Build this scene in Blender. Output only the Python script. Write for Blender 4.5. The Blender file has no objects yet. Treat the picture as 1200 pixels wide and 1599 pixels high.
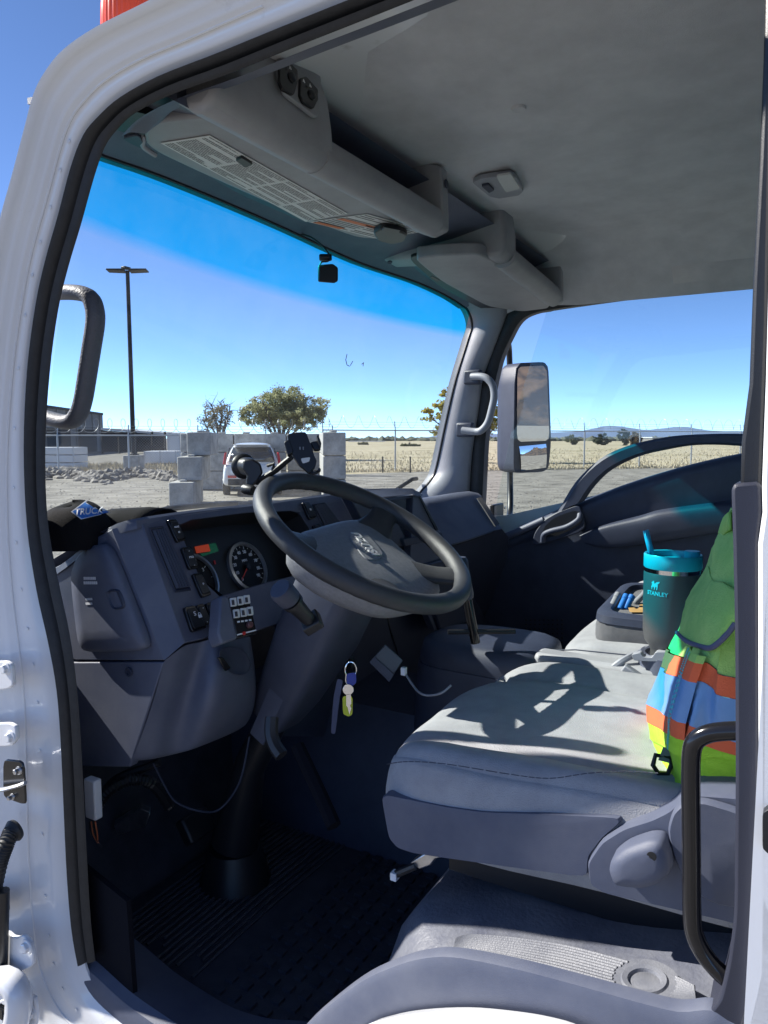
import bpy, bmesh, math, random
from mathutils import Vector, Matrix
V = Vector; R = math.radians
rnd = random.Random(7)
scene = bpy.context.scene

# ------------------------------------------------------------------ camera, world, sun, exposure
CAM = V((-.8, 0, .9)); YAW = R(30); PIT = R(5.7); FP = 1150.0
cf = V((math.cos(PIT)*math.cos(YAW), math.cos(PIT)*math.sin(YAW), -math.sin(PIT)))
cr = V((math.sin(YAW), -math.cos(YAW), 0)); cu = cr.cross(cf)
cd = bpy.data.cameras.new('camera'); cam = bpy.data.objects.new('camera', cd); scene.collection.objects.link(cam)
cd.sensor_fit = 'VERTICAL'; cd.sensor_height = 36; cd.lens = 36*FP/1599
cd.clip_start = .02; cd.clip_end = 20000
cam.matrix_world = Matrix.Translation(CAM) @ Matrix((cr, cu, -cf)).transposed().to_4x4()
scene.camera = cam

SUN = V((-.065, .34, .27)).normalized()
SUN_EL = math.asin(SUN.z); SUN_AZ = math.atan2(SUN.x, SUN.y)
world = bpy.data.worlds.new('World'); scene.world = world; world.use_nodes = True
nt = world.node_tree; nt.nodes.clear()
sky = nt.nodes.new('ShaderNodeTexSky'); sky.sky_type = 'NISHITA'; sky.sun_disc = False
sky.sun_elevation = SUN_EL; sky.sun_rotation = SUN_AZ
sky.air_density = .38; sky.dust_density = 0; sky.ozone_density = 4.5; sky.altitude = 1500
bg = nt.nodes.new('ShaderNodeBackground'); bg.inputs[1].default_value = .15
wo = nt.nodes.new('ShaderNodeOutputWorld')
nt.links.new(sky.outputs[0], bg.inputs[0]); nt.links.new(bg.outputs[0], wo.inputs[0])
sd = bpy.data.lights.new('sun', 'SUN'); sd.energy = 5.0; sd.angle = R(.53); sd.color = (1, .95, .87)
so = bpy.data.objects.new('sun', sd); scene.collection.objects.link(so)
so.rotation_euler = SUN.to_track_quat('Z', 'Y').to_euler()
scene.view_settings.view_transform = 'Standard'; scene.view_settings.look = 'None'
scene.view_settings.gamma = 1; scene.view_settings.use_curve_mapping = False
scene.view_settings.exposure = 1.0

# ------------------------------------------------------------------ surveying: sight lines met with known planes of the place
def ray(u, v): return cf + cr*((u-600)/FP) + cu*((799.5-v)/FP)
def X(u, v, x): r = ray(u, v); return CAM + r*((x-CAM.x)/r.x)
def Y(u, v, y): r = ray(u, v); return CAM + r*((y-CAM.y)/r.y)
def Z(u, v, z): r = ray(u, v); return CAM + r*((z-CAM.z)/r.z)
def D(u, v, d): return CAM + ray(u, v)*d
def PL(u, v, pl, off=0):
    p0, n = pl; r = ray(u, v); return CAM + r*((p0+n*off-CAM).dot(n)/r.dot(n))
GZ = -.9
def G(u, v): return Z(u, v, GZ)

# ------------------------------------------------------------------ materials
MATS = {}
def mat(name, col, rough=.5, metal=0, col2=None, nscale=40, bump=0, bscale=None, detail=4, spec=None, trans=0, alpha=1, emit=None, lo=.35, hi=.65, coat=0, stretch=None, sheen=0):
    m = bpy.data.materials.new(name); m.use_nodes = True; t = m.node_tree; b = t.nodes['Principled BSDF']
    b.inputs['Base Color'].default_value = (*col, 1); b.inputs['Roughness'].default_value = rough; b.inputs['Metallic'].default_value = metal
    if spec is not None: b.inputs['Specular IOR Level'].default_value = spec
    if coat: b.inputs['Coat Weight'].default_value = coat; b.inputs['Coat Roughness'].default_value = .05
    if sheen: b.inputs['Sheen Weight'].default_value = sheen; b.inputs['Sheen Roughness'].default_value = .4
    if trans: b.inputs['Transmission Weight'].default_value = trans
    if emit: b.inputs['Emission Color'].default_value = (*emit[0], 1); b.inputs['Emission Strength'].default_value = emit[1]
    tc = t.nodes.new('ShaderNodeTexCoord'); src = tc.outputs['Object']
    if stretch:
        mp = t.nodes.new('ShaderNodeMapping'); mp.inputs['Scale'].default_value = stretch
        t.links.new(src, mp.inputs[0]); src = mp.outputs[0]
    if col2:
        n = t.nodes.new('ShaderNodeTexNoise'); n.inputs['Scale'].default_value = nscale; n.inputs['Detail'].default_value = detail
        n.inputs['Roughness'].default_value = .65
        cr_ = t.nodes.new('ShaderNodeValToRGB'); e = cr_.color_ramp.elements
        e[0].position = lo; e[0].color = (*col, 1); e[1].position = hi; e[1].color = (*col2, 1)
        t.links.new(src, n.inputs['Vector']); t.links.new(n.outputs[0], cr_.inputs[0]); t.links.new(cr_.outputs[0], b.inputs['Base Color'])
    if bump:
        n2 = t.nodes.new('ShaderNodeTexNoise'); n2.inputs['Scale'].default_value = bscale or 900; n2.inputs['Detail'].default_value = 3
        bp = t.nodes.new('ShaderNodeBump'); bp.inputs['Strength'].default_value = bump; bp.inputs['Distance'].default_value = .002
        t.links.new(src, n2.inputs['Vector']); t.links.new(n2.outputs[0], bp.inputs['Height']); t.links.new(bp.outputs[0], b.inputs['Normal'])
    MATS[name] = m; return m

M_white = mat('white_paint', (.52, .51, .50), .22, col2=(.78, .79, .81), nscale=11, coat=.5, bump=.03, bscale=60, detail=13, lo=.2, hi=.36)
M_rubber = mat('black_rubber', (.012, .013, .015), .55, col2=(.02, .021, .023), nscale=60, bump=.15, bscale=300)
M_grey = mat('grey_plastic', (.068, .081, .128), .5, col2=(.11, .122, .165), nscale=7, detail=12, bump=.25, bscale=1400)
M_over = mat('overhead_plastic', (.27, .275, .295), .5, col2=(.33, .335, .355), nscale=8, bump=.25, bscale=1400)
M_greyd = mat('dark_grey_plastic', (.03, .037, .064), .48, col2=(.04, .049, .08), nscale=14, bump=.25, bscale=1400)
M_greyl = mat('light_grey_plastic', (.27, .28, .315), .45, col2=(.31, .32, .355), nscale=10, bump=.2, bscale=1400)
M_shroud = mat('shroud_plastic', (.05, .058, .088), .46, col2=(.065, .074, .108), nscale=14, bump=.25, bscale=1400)
M_black = mat('black_plastic', (.012, .013, .016), .4, bump=.15, bscale=900)
M_gloss = mat('gloss_black', (.01, .01, .012), .15)
M_head = mat('headliner_felt', (.50, .50, .525), .95, col2=(.66, .66, .685), nscale=8, bump=.5, bscale=700, detail=12, sheen=.2, lo=.3, hi=.7)
M_seat = mat('seat_velour', (.27, .275, .295), .9, col2=(.35, .355, .375), nscale=16, bump=.7, bscale=600, sheen=.15, detail=8)
M_seatd = mat('charcoal_velour', (.07, .072, .08), .85, col2=(.12, .12, .13), nscale=20, bump=.6, bscale=900, sheen=.3, detail=8)
M_steer = mat('wheel_skin', (.04, .042, .047), .42, col2=(.05, .052, .058), nscale=25, bump=.45, bscale=700)
M_air = mat('airbag_skin', (.20, .205, .225), .48, col2=(.25, .255, .275), nscale=120, bump=.5, bscale=600)
M_vinyl = mat('floor_vinyl', (.095, .103, .138), .42, col2=(.17, .178, .205), nscale=10, bump=.6, bscale=160)
M_tread = mat('worn_tread', (.12, .128, .155), .5, col2=(.19, .197, .22), nscale=22, bump=.3, bscale=500, detail=10)
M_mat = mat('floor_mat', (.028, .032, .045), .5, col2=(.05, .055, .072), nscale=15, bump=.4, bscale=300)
M_btrim = mat('pillar_plastic', (.022, .025, .042), .5, bump=.2, bscale=1200)
M_chrome = mat('chrome', (.8, .8, .82), .12, 1)
M_steel = mat('zinc_steel', (.45, .46, .48), .35, 1, col2=(.6, .6, .62), nscale=60)
M_alu = mat('silver_bezel', (.55, .56, .58), .3, .8)
M_label = mat('label_paper', (.62, .63, .62), .5, col2=(.7, .7, .69), nscale=30)
M_ink = mat('ink', (.04, .04, .05), .6)
M_orange = mat('label_orange', (.62, .17, .06), .5)
M_letter = mat('white_print', (.75, .76, .78), .5)
M_red = mat('red_print', (.5, .02, .02), .4)

# ------------------------------------------------------------------ mesh helpers
COL = scene.collection
ORG = {}
class MB:
    def __init__(s): s.v = []; s.f = []
    def add(s, vs, fs):
        o = len(s.v); s.v += [V(p) for p in vs]; s.f += [tuple(i+o for i in f) for f in fs]; return s
    def grid(s, rows, cu=False, cv=False, cap=False):
        n = len(rows[0]); o = len(s.v)
        for r in rows: s.v += [V(p) for p in r]
        m = len(rows)
        for i in range(m if cv else m-1):
            for j in range(n if cu else n-1):
                a, b = i, (i+1) % m; c, d = j, (j+1) % n
                s.f.append((o+a*n+c, o+a*n+d, o+b*n+d, o+b*n+c))
        if cap: s.f.append(tuple(o+j for j in range(n))[::-1]); s.f.append(tuple(o+(m-1)*n+j for j in range(n)))
        return s
    def tube(s, path, r, n=10, closed=False, cap=True, flat=1, up=None):
        P = [V(p) for p in path]; k = len(P); rows = []; u = None
        for i, p in enumerate(P):
            a = P[(i-1) % k] if (closed or i > 0) else p; b = P[(i+1) % k] if (closed or i < k-1) else p
            t = (b-a).normalized()
            if u is None:
                u = V(up) if up else (V((0, 0, 1)) if abs(t.z) < .9 else V((1, 0, 0)))
            u = (u - t*u.dot(t)).normalized(); w = t.cross(u)
            rr = r[i] if isinstance(r, (list, tuple)) else r
            rows.append([p + (u*math.cos(2*math.pi*j/n)*flat + w*math.sin(2*math.pi*j/n))*rr for j in range(n)])
        s.grid(rows, cu=True, cv=closed, cap=cap and not closed); return s
    def prism(s, poly, vec):
        vec = V(vec); n = len(poly); a = [V(p) for p in poly]
        s.add(a+[p+vec for p in a], [tuple(range(n))[::-1], tuple(range(n, 2*n))]+[(i, (i+1) % n, n+(i+1) % n, n+i) for i in range(n)]); return s
    def box(s, c, d, rot=None):
        c = V(c); d = V(d)/2; M = rot or Matrix.Identity(3)
        pts = [c + M @ V((x*d.x, y*d.y, z*d.z)) for x in (-1, 1) for y in (-1, 1) for z in (-1, 1)]
        s.add(pts, [(0, 1, 3, 2), (4, 6, 7, 5), (0, 4, 5, 1), (2, 3, 7, 6), (0, 2, 6, 4), (1, 5, 7, 3)]); return s
    def lathe(s, prof, c, ax=(0, 0, 1), n=24, cap=True):
        c = V(c); ax = V(ax).normalized(); u = ax.orthogonal().normalized(); w = ax.cross(u)
        s.grid([[c + ax*h + (u*math.cos(2*math.pi*j/n)+w*math.sin(2*math.pi*j/n))*r for j in range(n)] for r, h in prof], cu=True, cap=cap); return s
    def build(s, name, m, parent=None, smooth=True, bevel=0, sub=0, solid=0, ang=40, fix=True, seg=2):
        me = bpy.data.meshes.new(name)
        c = sum(s.v, V())/max(1, len(s.v))
        me.from_pydata([p-c for p in s.v], [], s.f)
        if fix:
            bm = bmesh.new(); bm.from_mesh(me); bmesh.ops.recalc_face_normals(bm, faces=bm.faces); bm.to_mesh(me); bm.free()
        if smooth:
            me.polygons.foreach_set('use_smooth', [True]*len(me.polygons))
            if not sub: me.set_sharp_from_angle(angle=R(ang))
        me.materials.append(m)
        o = link(name, me, c, parent)
        if solid: md = o.modifiers.new('solid', 'SOLIDIFY'); md.thickness = solid; md.offset = 0
        if bevel: md = o.modifiers.new('bevel', 'BEVEL'); md.width = bevel; md.segments = seg; md.limit_method = 'ANGLE'; md.angle_limit = R(30)
        if sub: md = o.modifiers.new('sub', 'SUBSURF'); md.levels = sub; md.render_levels = sub
        return o
def link(name, me, c, parent=None):
    o = bpy.data.objects.new(name, me); COL.objects.link(o)
    w = V(c); o.location = w - (ORG[parent.name] if parent else V()); o.parent = parent; ORG[o.name] = w
    return o
def thing(name, label, cat, loc, group=None):
    o = bpy.data.objects.new(name, None); COL.objects.link(o); o.location = V(loc); ORG[o.name] = V(loc); o.empty_display_size = .1
    return tag(o, label, cat, group)
def tag(o, label=None, cat=None, group=None, kind=None):
    for k, v in (('label', label), ('category', cat), ('group', group), ('kind', kind)):
        if v: o[k] = v
    return o
def copy_tree(o, parent=None):
    c = o.copy(); COL.objects.link(c)
    if parent: c.parent = parent; c.matrix_parent_inverse = o.matrix_parent_inverse.copy()
    for ch in list(o.children): copy_tree(ch, c)
    return c
def text(body, size, o, xd, yd, m, name, parent=None, ext=.0006, bold=0, align='CENTER'):
    cu_ = bpy.data.curves.new('t', 'FONT'); cu_.body = body; cu_.size = size; cu_.extrude = ext; cu_.align_x = align; cu_.align_y = 'CENTER'; cu_.offset = bold
    t = bpy.data.objects.new('t', cu_); COL.objects.link(t)
    me = bpy.data.meshes.new_from_object(t); bpy.data.objects.remove(t); bpy.data.curves.remove(cu_)
    x = V(xd).normalized(); y = V(yd); y = (y - x*y.dot(x)).normalized(); z = x.cross(y)
    me.transform(Matrix((x, y, z)).transposed().to_4x4()); me.materials.clear(); me.materials.append(m); me.name = name
    return link(name, me, V(o), parent)
def sm(path, n=6, closed=False):            # Catmull-Rom smoothing of a path
    P = [V(p) for p in path]; k = len(P); out = []
    for i in range(k if closed else k-1):
        a = P[(i-1) % k] if closed or i > 0 else P[i]; b = P[i]; c = P[(i+1) % k]; d = P[(i+2) % k] if closed or i < k-2 else c
        for j in range(n):
            t = j/n
            out.append(.5*((2*b)+(c-a)*t+(2*a-5*b+4*c-d)*t*t+(3*b-a-3*c+d)*t**3))
    if not closed: out.append(P[-1])
    return out
def lerp(a, b, t): return a+(b-a)*t
def rq(poly, r=.25, n=3):                   # round the corners of a polygon
    P = [V(p) for p in poly]; k = len(P); out = []
    for i in range(k):
        a = P[i-1]; b = P[i]; c = P[(i+1) % k]
        p = lerp(b, a, r); q = lerp(b, c, r)
        for j in range(n+1):
            t = j/n; out.append(lerp(lerp(p, b, t), lerp(b, q, t), t))
    return out
def ico(c, r, sub=1, jit=.25, sc=(1, 1, 1)):
    bm = bmesh.new(); bmesh.ops.create_icosphere(bm, subdivisions=sub, radius=1)
    vs = [V(c)+V((v.co.x*sc[0], v.co.y*sc[1], v.co.z*sc[2]))*r*(1+rnd.uniform(-jit, jit)) for v in bm.verts]
    for v in bm.verts: pass
    bm.verts.index_update(); fs = [tuple(v.index for v in f.verts) for f in bm.faces]; bm.free()
    return vs, fs

# ------------------------------------------------------------------ the truck cab: one thing, everything bolted to it is a part
truck = thing('truck', 'white cab over truck seen through its open door, grey interior with steering wheel and seats', 'truck', (.95, .4, GZ))
FI = [(800,-85),(565,2),(450,47),(350,87),(260,122),(200,155),(165,185),(140,215),(120,265),(100,340),(80,410),(65,480),(52,580),(47,700),(52,820),(66,920),(84,1000),(98,1075),(105,1170),(112,1340),(120,1440),(131,1500)]
FO = [(700,-250),(470,-125),(340,-58),(225,2),(150,40),(100,75),(72,110),(55,145),(42,195),(22,270),(0,350),(-15,430),(-35,560),(-50,700),(-58,820),(-62,920),(-65,1000),(-65,1075),(-65,1170),(-65,1340),(-60,1440),(-55,1510)]
FS = [(805,-62),(577,29),(460,75),(361,115),(272,147),(214,176),(185,202),(165,230),(148,278),(128,350),(108,417),(92,485),(79,582),(72,700),(76,815),(92,905),(110,990),(121,1070),(128,1165),(137,1340),(143,1438),(150,1500)]
FI2 = FI+[(150,1545),(185,1580),(230,1612),(300,1640)]; FO2 = FO+[(-30,1580),(0,1640),(80,1720),(160,1780)]
pI = sm([X(u, v, 0) for u, v in FI2], 4); pO = sm([X(u, v, -.06) for u, v in FO2], 4)
prof = [(0,.004),(0,0),(.05,-.003),(.10,-.012),(.16,-.017),(.26,-.0175),(.34,-.02),(.40,-.03),(.45,-.033),(.53,-.034),(.58,-.042),(.66,-.046),(.74,-.048),(.78,-.056),(.84,-.064),(.90,-.066),(.95,-.062),(.985,-.05),(1.0,-.03),(1.01,.0),(1.0,.05)]
mb = MB()
mb.grid([[V((x, lerp(a.y, b.y, t), lerp(a.z, b.z, t))) for t, x in prof] for a, b in zip(pI, pO)])
frame = mb.build('body_frame', M_white, truck, ang=60)
# rubber door seal: two rolled lips between the flange and the cabin
sI = sm([X(u, v, 0) for u, v in FI], 4); sS = sm([X(u, v, 0) for u, v in FS], 4)
sp = [(-.02,.012),(-.02,-.004),(.05,-.012),(.18,-.017),(.32,-.014),(.42,-.006),(.5,.002),(.56,-.004),(.68,-.009),(.82,-.006),(.95,-.004),(1.0,-.001),(.75,.006),(.25,.016),(-.3,.03)]
MB().grid([[V((x, lerp(a.y, b.y, t), lerp(a.z, b.z, t))) for t, x in sp] for a, b in zip(sI, sS)]).build('door_seal', M_rubber, truck)
# weld seam and scuffs along the jamb
MB().tube([V((-.0225, lerp(a.y, b.y, .36), lerp(a.z, b.z, .36))) for a, b in zip(pI[8:], pO[8:])], .0022, 6).build('seam_sealer', M_white, frame)

wl_ = MB()
for i in range(30, len(pI)-10, 3): wl_.lathe([(.0035, 0), (.003, -.0006), (.0001, -.001)], V((-.0185, lerp(pI[i].y, pO[i].y, .22), lerp(pI[i].z, pO[i].z, .22))), (1, 0, 0), 10)
wl_.build('spot_welds', M_white, frame)['kind'] = 'stuff'
# roof skin, rear wall, passenger side skin, floor pan (they close the cab)
roofl = [p for p in pO[:21]]
MB().grid([[V((.05, p.y, p.z)), V((.3, p.y, p.z+.05)), V((.95, p.y, p.z+.08)), V((1.6, p.y, p.z+.05)), V((1.95, p.y, p.z))] for p in roofl]).build('roof', M_white, truck)
y0 = pO[0].y
MB().grid([[V((x, y, z)) for x, z in ((.05, pO[0].z), (.3, pO[0].z+.05), (.95, pO[0].z+.08), (1.6, pO[0].z+.05), (1.95, pO[0].z))] for y in (y0, -.1, -.5)]).build('roof', M_white, truck)
MB().box((.98, -.45, .75), (1.9, .04, 1.7)).build('rear_wall', M_greyd, truck)
MB().box((1.0, .5, -.2), (1.85, 2.1, .03)).build('floor_pan', M_greyd, truck)
MB().prism([V((-.012, y, z)) for y, z in ((.03, -.35), (-.47, -.35), (-.47, 1.56), (-.05, 1.56), (.03, 1.5))], (.04, 0, 0)).build('side_panel', M_white, truck)
MB().prism([V((1.94, y, z)) for y, z in ((-.47, -.35), (1.38, -.35), (1.34, .55), (1.02, .60), (.2, .82), (-.2, .84), (-.2, 1.44), (-.47, 1.5))], (.03, 0, 0)).build('side_panel', M_white, truck)
MB().box((1.0, 1.42, .12), (1.78, .03, .95)).build('front_panel', M_white, truck)

# headliner
def ceil_z(x, y):
    z = 1.535
    if x > 1.55: z -= .16*((x-1.55)/.33)**2
    if x < .28: z -= .10*((.28-x)/.26)**2
    if y > .9: z -= .09*((y-.9)/.3)**2
    return z
xs = [.02+i*1.86/40 for i in range(41)]; ys = [-.45+j*1.6/32 for j in range(33)]
MB().grid([[V((x, y, ceil_z(x, y))) for x in xs] for y in ys]).build('headliner', M_head, truck)
hl = bpy.data.objects['headliner']
MB().lathe([(.0, .002), (.013, .002), (.014, 0), (.014, -.01)], (.62, .52, 1.532), (0, 0, -1), 16).build('trim_clip', M_head, hl)
# rail trim between driver's seal and headliner
MB().grid([[V((.012, p.y, p.z)), V((.03, p.y+.0, p.z+.012)), V((.06, p.y, p.z+.02)), V((.10, p.y, p.z+.055))] for p in sS[:26]]).build('roof_rail_trim', M_grey, truck)
MB().grid([[V((1.80, y, 1.455)), V((1.845, y, 1.425)), V((1.87, y, 1.40)), V((1.89, y, 1.385))] for y in (-.45, -.1, .3, .7, .9, 1.05)]).build('roof_rail_trim', M_grey, truck)
tr = MB().grid([[V((1.78, y, 1.4655)), V((1.79, y, 1.452)), V((1.842, y, 1.412)), V((1.846, y, 1.414))] for y in (.05, .15, .3, .42)]).build('roof_rail_pad', M_head, truck, solid=.006)

# windscreen
def ws_y(x, z):
    b = 1-((x-.95)/.86)**2
    return 1.115+.095*b+(1.45-z)*.25
def W(u, v, z0=1.2):
    p = Y(u, v, 1.2)
    for _ in range(8): p = Y(u, v, ws_y(p.x, p.z))
    return p
def schlick(t, f0, k):
    lw = t.nodes.new('ShaderNodeLayerWeight'); lw.inputs[0].default_value = .5
    pw = t.nodes.new('ShaderNodeMath'); pw.operation = 'POWER'; pw.inputs[1].default_value = 5; t.links.new(lw.outputs['Facing'], pw.inputs[0])
    ma_ = t.nodes.new('ShaderNodeMath'); ma_.operation = 'MULTIPLY_ADD'; ma_.inputs[1].default_value = k; ma_.inputs[2].default_value = f0; t.links.new(pw.outputs[0], ma_.inputs[0]); return ma_.outputs[0]
m = bpy.data.materials.new('windscreen_glass'); m.use_nodes = True; t = m.node_tree; t.nodes.clear(); L = t.links.new
N = lambda ty: t.nodes.new(ty)
out = N('ShaderNodeOutputMaterial'); tr_ = N('ShaderNodeBsdfTransparent'); gl = N('ShaderNodeBsdfGlossy'); gl.inputs['Roughness'].default_value = .02
fr = schlick(t, .025, .8); mx = N('ShaderNodeMixShader'); df = N('ShaderNodeBsdfDiffuse'); tl = N('ShaderNodeBsdfTranslucent'); mx2 = N('ShaderNodeMixShader'); ad = N('ShaderNodeAddShader')
geo = N('ShaderNodeNewGeometry'); sx = N('ShaderNodeSeparateXYZ'); L(geo.outputs['Position'], sx.inputs[0])
mr = N('ShaderNodeMapRange'); mr.inputs[1].default_value = 1.275; mr.inputs[2].default_value = 1.305; L(sx.outputs['Z'], mr.inputs[0])
mc = N('ShaderNodeMix'); mc.data_type = 'RGBA'; mc.inputs['A'].default_value = (.90, .96, .95, 1); mc.inputs['B'].default_value = (.03, .86, 1.0, 1)
L(mr.outputs[0], mc.inputs['Factor']); L(mc.outputs['Result'], tr_.inputs[0])
no = N('ShaderNodeTexNoise'); no.inputs['Scale'].default_value = 3.0; no.inputs['Detail'].default_value = 12; no.inputs['Roughness'].default_value = .7
L(geo.outputs['Position'], no.inputs['Vector'])
mr2 = N('ShaderNodeMapRange'); mr2.inputs[1].default_value = .42; mr2.inputs[2].default_value = .8; mr2.inputs[3].default_value = .003; mr2.inputs[4].default_value = .035; L(no.outputs[0], mr2.inputs[0])
mr3 = N('ShaderNodeMapRange'); mr3.inputs[1].default_value = .70; mr3.inputs[2].default_value = .95; mr3.inputs[3].default_value = 2.2; mr3.inputs[4].default_value = .7; L(sx.outputs['Z'], mr3.inputs[0])
mu = N('ShaderNodeMath'); mu.operation = 'MULTIPLY'; L(mr2.outputs[0], mu.inputs[0]); L(mr3.outputs[0], mu.inputs[1])
L(fr, mx.inputs[0]); L(tr_.outputs[0], mx.inputs[1]); L(gl.outputs[0], mx.inputs[2])
L(mu.outputs[0], mx2.inputs[0]); L(mx.outputs[0], mx2.inputs[1]); L(tl.outputs[0], mx2.inputs[2]); L(mx2.outputs[0], out.inputs[0])
M_ws = m
def glassmat(name, col, ior=1.3):
    m = bpy.data.materials.new(name); m.use_nodes = True; t = m.node_tree; t.nodes.clear(); L = t.links.new
    o = t.nodes.new('ShaderNodeOutputMaterial'); a = t.nodes.new('ShaderNodeBsdfTransparent'); a.inputs[0].default_value = (*col, 1)
    g = t.nodes.new('ShaderNodeBsdfGlossy'); g.inputs['Roughness'].default_value = .02; f = schlick(t, .03, .8)
    x = t.nodes.new('ShaderNodeMixShader'); L(f, x.inputs[0]); L(a.outputs[0], x.inputs[1]); L(g.outputs[0], x.inputs[2]); L(x.outputs[0], o.inputs[0]); return m
M_glass = glassmat('door_glass', (.93, .97, .96))
MB().grid([[V((.09+1.72*i/24, ws_y(.09+1.72*i/24, z), z)) for i in range(25)] for z in [.64+j*.815/12 for j in range(13)]]).build('windscreen', M_ws, truck)
# bugs stuck on the glass
ws = bpy.data.objects['windscreen']
for pts in ([(541,553),(539,562),(541,570),(545,572)], [(546,571),(550,564)], [(564,569),(567,566),(566,572)]):
    MB().tube([W(u, v)+V((0, -.003, 0)) for u, v in pts], .0012, 5).build('bug_splat', M_ink, ws)

# header trim over the windscreen, right A pillar
hd = [(118,224),(165,242),(250,272),(350,313),(450,357),(560,408),(650,439),(700,462),(728,480)]
hp = sm([W(u, v) for u, v in hd], 4)
MB().grid([[p+V((0, .03, -.002)), p+V((0, -.004, 0)), p+V((0, -.03, .012)), p+V((0, -.12, .028)), V((p.x, .93, 1.475)), V((p.x, .8, 1.50))] for p in hp]).build('header_trim', M_grey, truck)
MB().tube([p+V((0, .003, -.002)) for p in hp], .004, 6).build('glass_edge_band', M_black, truck)
pl = [(700,455),(728,478),(739,505),(733,530),(714,592),(698,660),(683,730),(674,750),(655,772),(640,790)]
pr = [(800,430),(795,470),(783,509),(766,554),(752,592),(746,637),(737,694),(733,730),(731,764),(730,800)]
pl3 = sm([W(u, v) for u, v in pl], 4); pr3 = sm([X(u, v, 1.86) for u, v in pr], 4)
pil = MB().grid([[a+V((.0, .03, 0)), a, lerp(a, b, .12)+V((-.012, -.008, 0)), lerp(a, b, .35)+V((-.02, -.022, 0)), lerp(a, b, .7)+V((-.016, -.016, 0)), lerp(a, b, .95)+V((-.006, -.002, 0)), b, b+V((.05, .0, 0))] for a, b in zip(pl3, pr3)]).build('pillar_trim', M_greyl, truck)
MB().tube([p+V((0, .004, 0)) for p in pl3], .005, 6).build('glass_edge_band', M_black, truck)
def grab(path, r, name='grab_handle', m=M_greyl, parent=truck, n=12, flat=1): return MB().tube(sm(path, 5), r, n, flat=flat).build(name, m, parent)
gh = [(737,588),(752,588),(762,592),(770,603),(772,620),(768,640),(762,660),(752,672),(742,674),(722,672)]
gx = [1.80,1.79,1.785,1.785,1.785,1.785,1.785,1.785,1.79,1.79]
g = grab([X(u, v, x) for (u, v), x in zip(gh, gx)], [.0135]*46, parent=truck)
for q in ((739,589),(727,671)):
    MB().box(X(*q, 1.815), (.03, .07, .055)).build('handle_mount', M_greyd, g, bevel=.008)

# left A pillar grab handle in textured rubber
lh = [(30,462),(85,457),(120,457),(140,464),(148,482),(149,505),(143,545),(136,590),(130,625),(122,648),(108,659),(80,654),(30,640)]
g = MB().tube(sm([X(u, v, .10) for u, v in lh], 5), .0185, 14, flat=.75).build('grab_handle', M_rubber, truck)
g.data.materials.clear(); M_hand = mat('handle_rubber', (.11, .115, .135), .55, bump=.0)
t = M_hand.node_tree; vo = t.nodes.new('ShaderNodeTexVoronoi'); vo.inputs['Scale'].default_value = 260; bp = t.nodes.new('ShaderNodeBump'); bp.inputs['Strength'].default_value = .35; bp.inputs['Distance'].default_value = .002
t.links.new(t.nodes['Texture Coordinate'].outputs['Object'], vo.inputs['Vector']); t.links.new(vo.outputs['Distance'], bp.inputs['Height']); t.links.new(bp.outputs[0], t.nodes['Principled BSDF'].inputs['Normal'])
g.data.materials.append(M_hand)

# ------------------------------------------------------------------ overhead shelves
def sect(xs_, sec, name, m, parent=truck, cap=True, slope=0, x0=0, **k):
    mb = MB(); mb.grid([[V((x, y, z-slope*(x-x0))) for y, z in sec] for x in xs_], cu=True, cap=cap); return mb.build(name, m, parent, **k)
lipsec = sm([V((0, y, z)) for y, z in [(.795,1.437),(.772,1.430),(.764,1.405),(.768,1.388),(.79,1.375),(.815,1.378),(.83,1.395),(.825,1.43)]], 4, True)
lipsec = [(p.y, p.z) for p in lipsec]
sh = sect([.33,.45,.6,.72,.80], lipsec, 'overhead_shelf', M_over)
sect([.04,.2,.35], [(.86,1.545),(.795,1.545),(.776,1.50),(.768,1.45),(.764,1.41),(.768,1.388),(.79,1.374),(.815,1.378),(.84,1.395),(.87,1.412),(.87,1.5)], 'shelf_end', M_over, sh, bevel=.012, seg=3)
sect([.02,.3,.6,.805], [(.82,1.385),(.86,1.408),(.95,1.43),(1.16,1.455),(1.16,1.465),(.95,1.445),(.86,1.425),(.82,1.41)], 'shelf_floor', M_grey, sh)  # darker plastic than the lip, painting the shade of the gap above the visor
ec = [(.764,1.385),(.764,1.42),(.77,1.525),(.80,1.54),(1.0,1.54),(1.0,1.45),(.86,1.40),(.80,1.374)]
sect([.797,.832], ec, 'shelf_end', M_over, sh, bevel=.006, seg=3)
MB().lathe([(.010, 0), (.010, .002), (.008, .003)], (.815, .766, 1.49), (0, -1, .05), 16).build('screw_cap', M_greyd, sh)
MB().lathe([(.020, 0), (.019, .004), (.012, .0045)], Y(350, 170, .87), (0, 0, -1), 20).build('screw_cap', M_greyd, sh)
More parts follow.
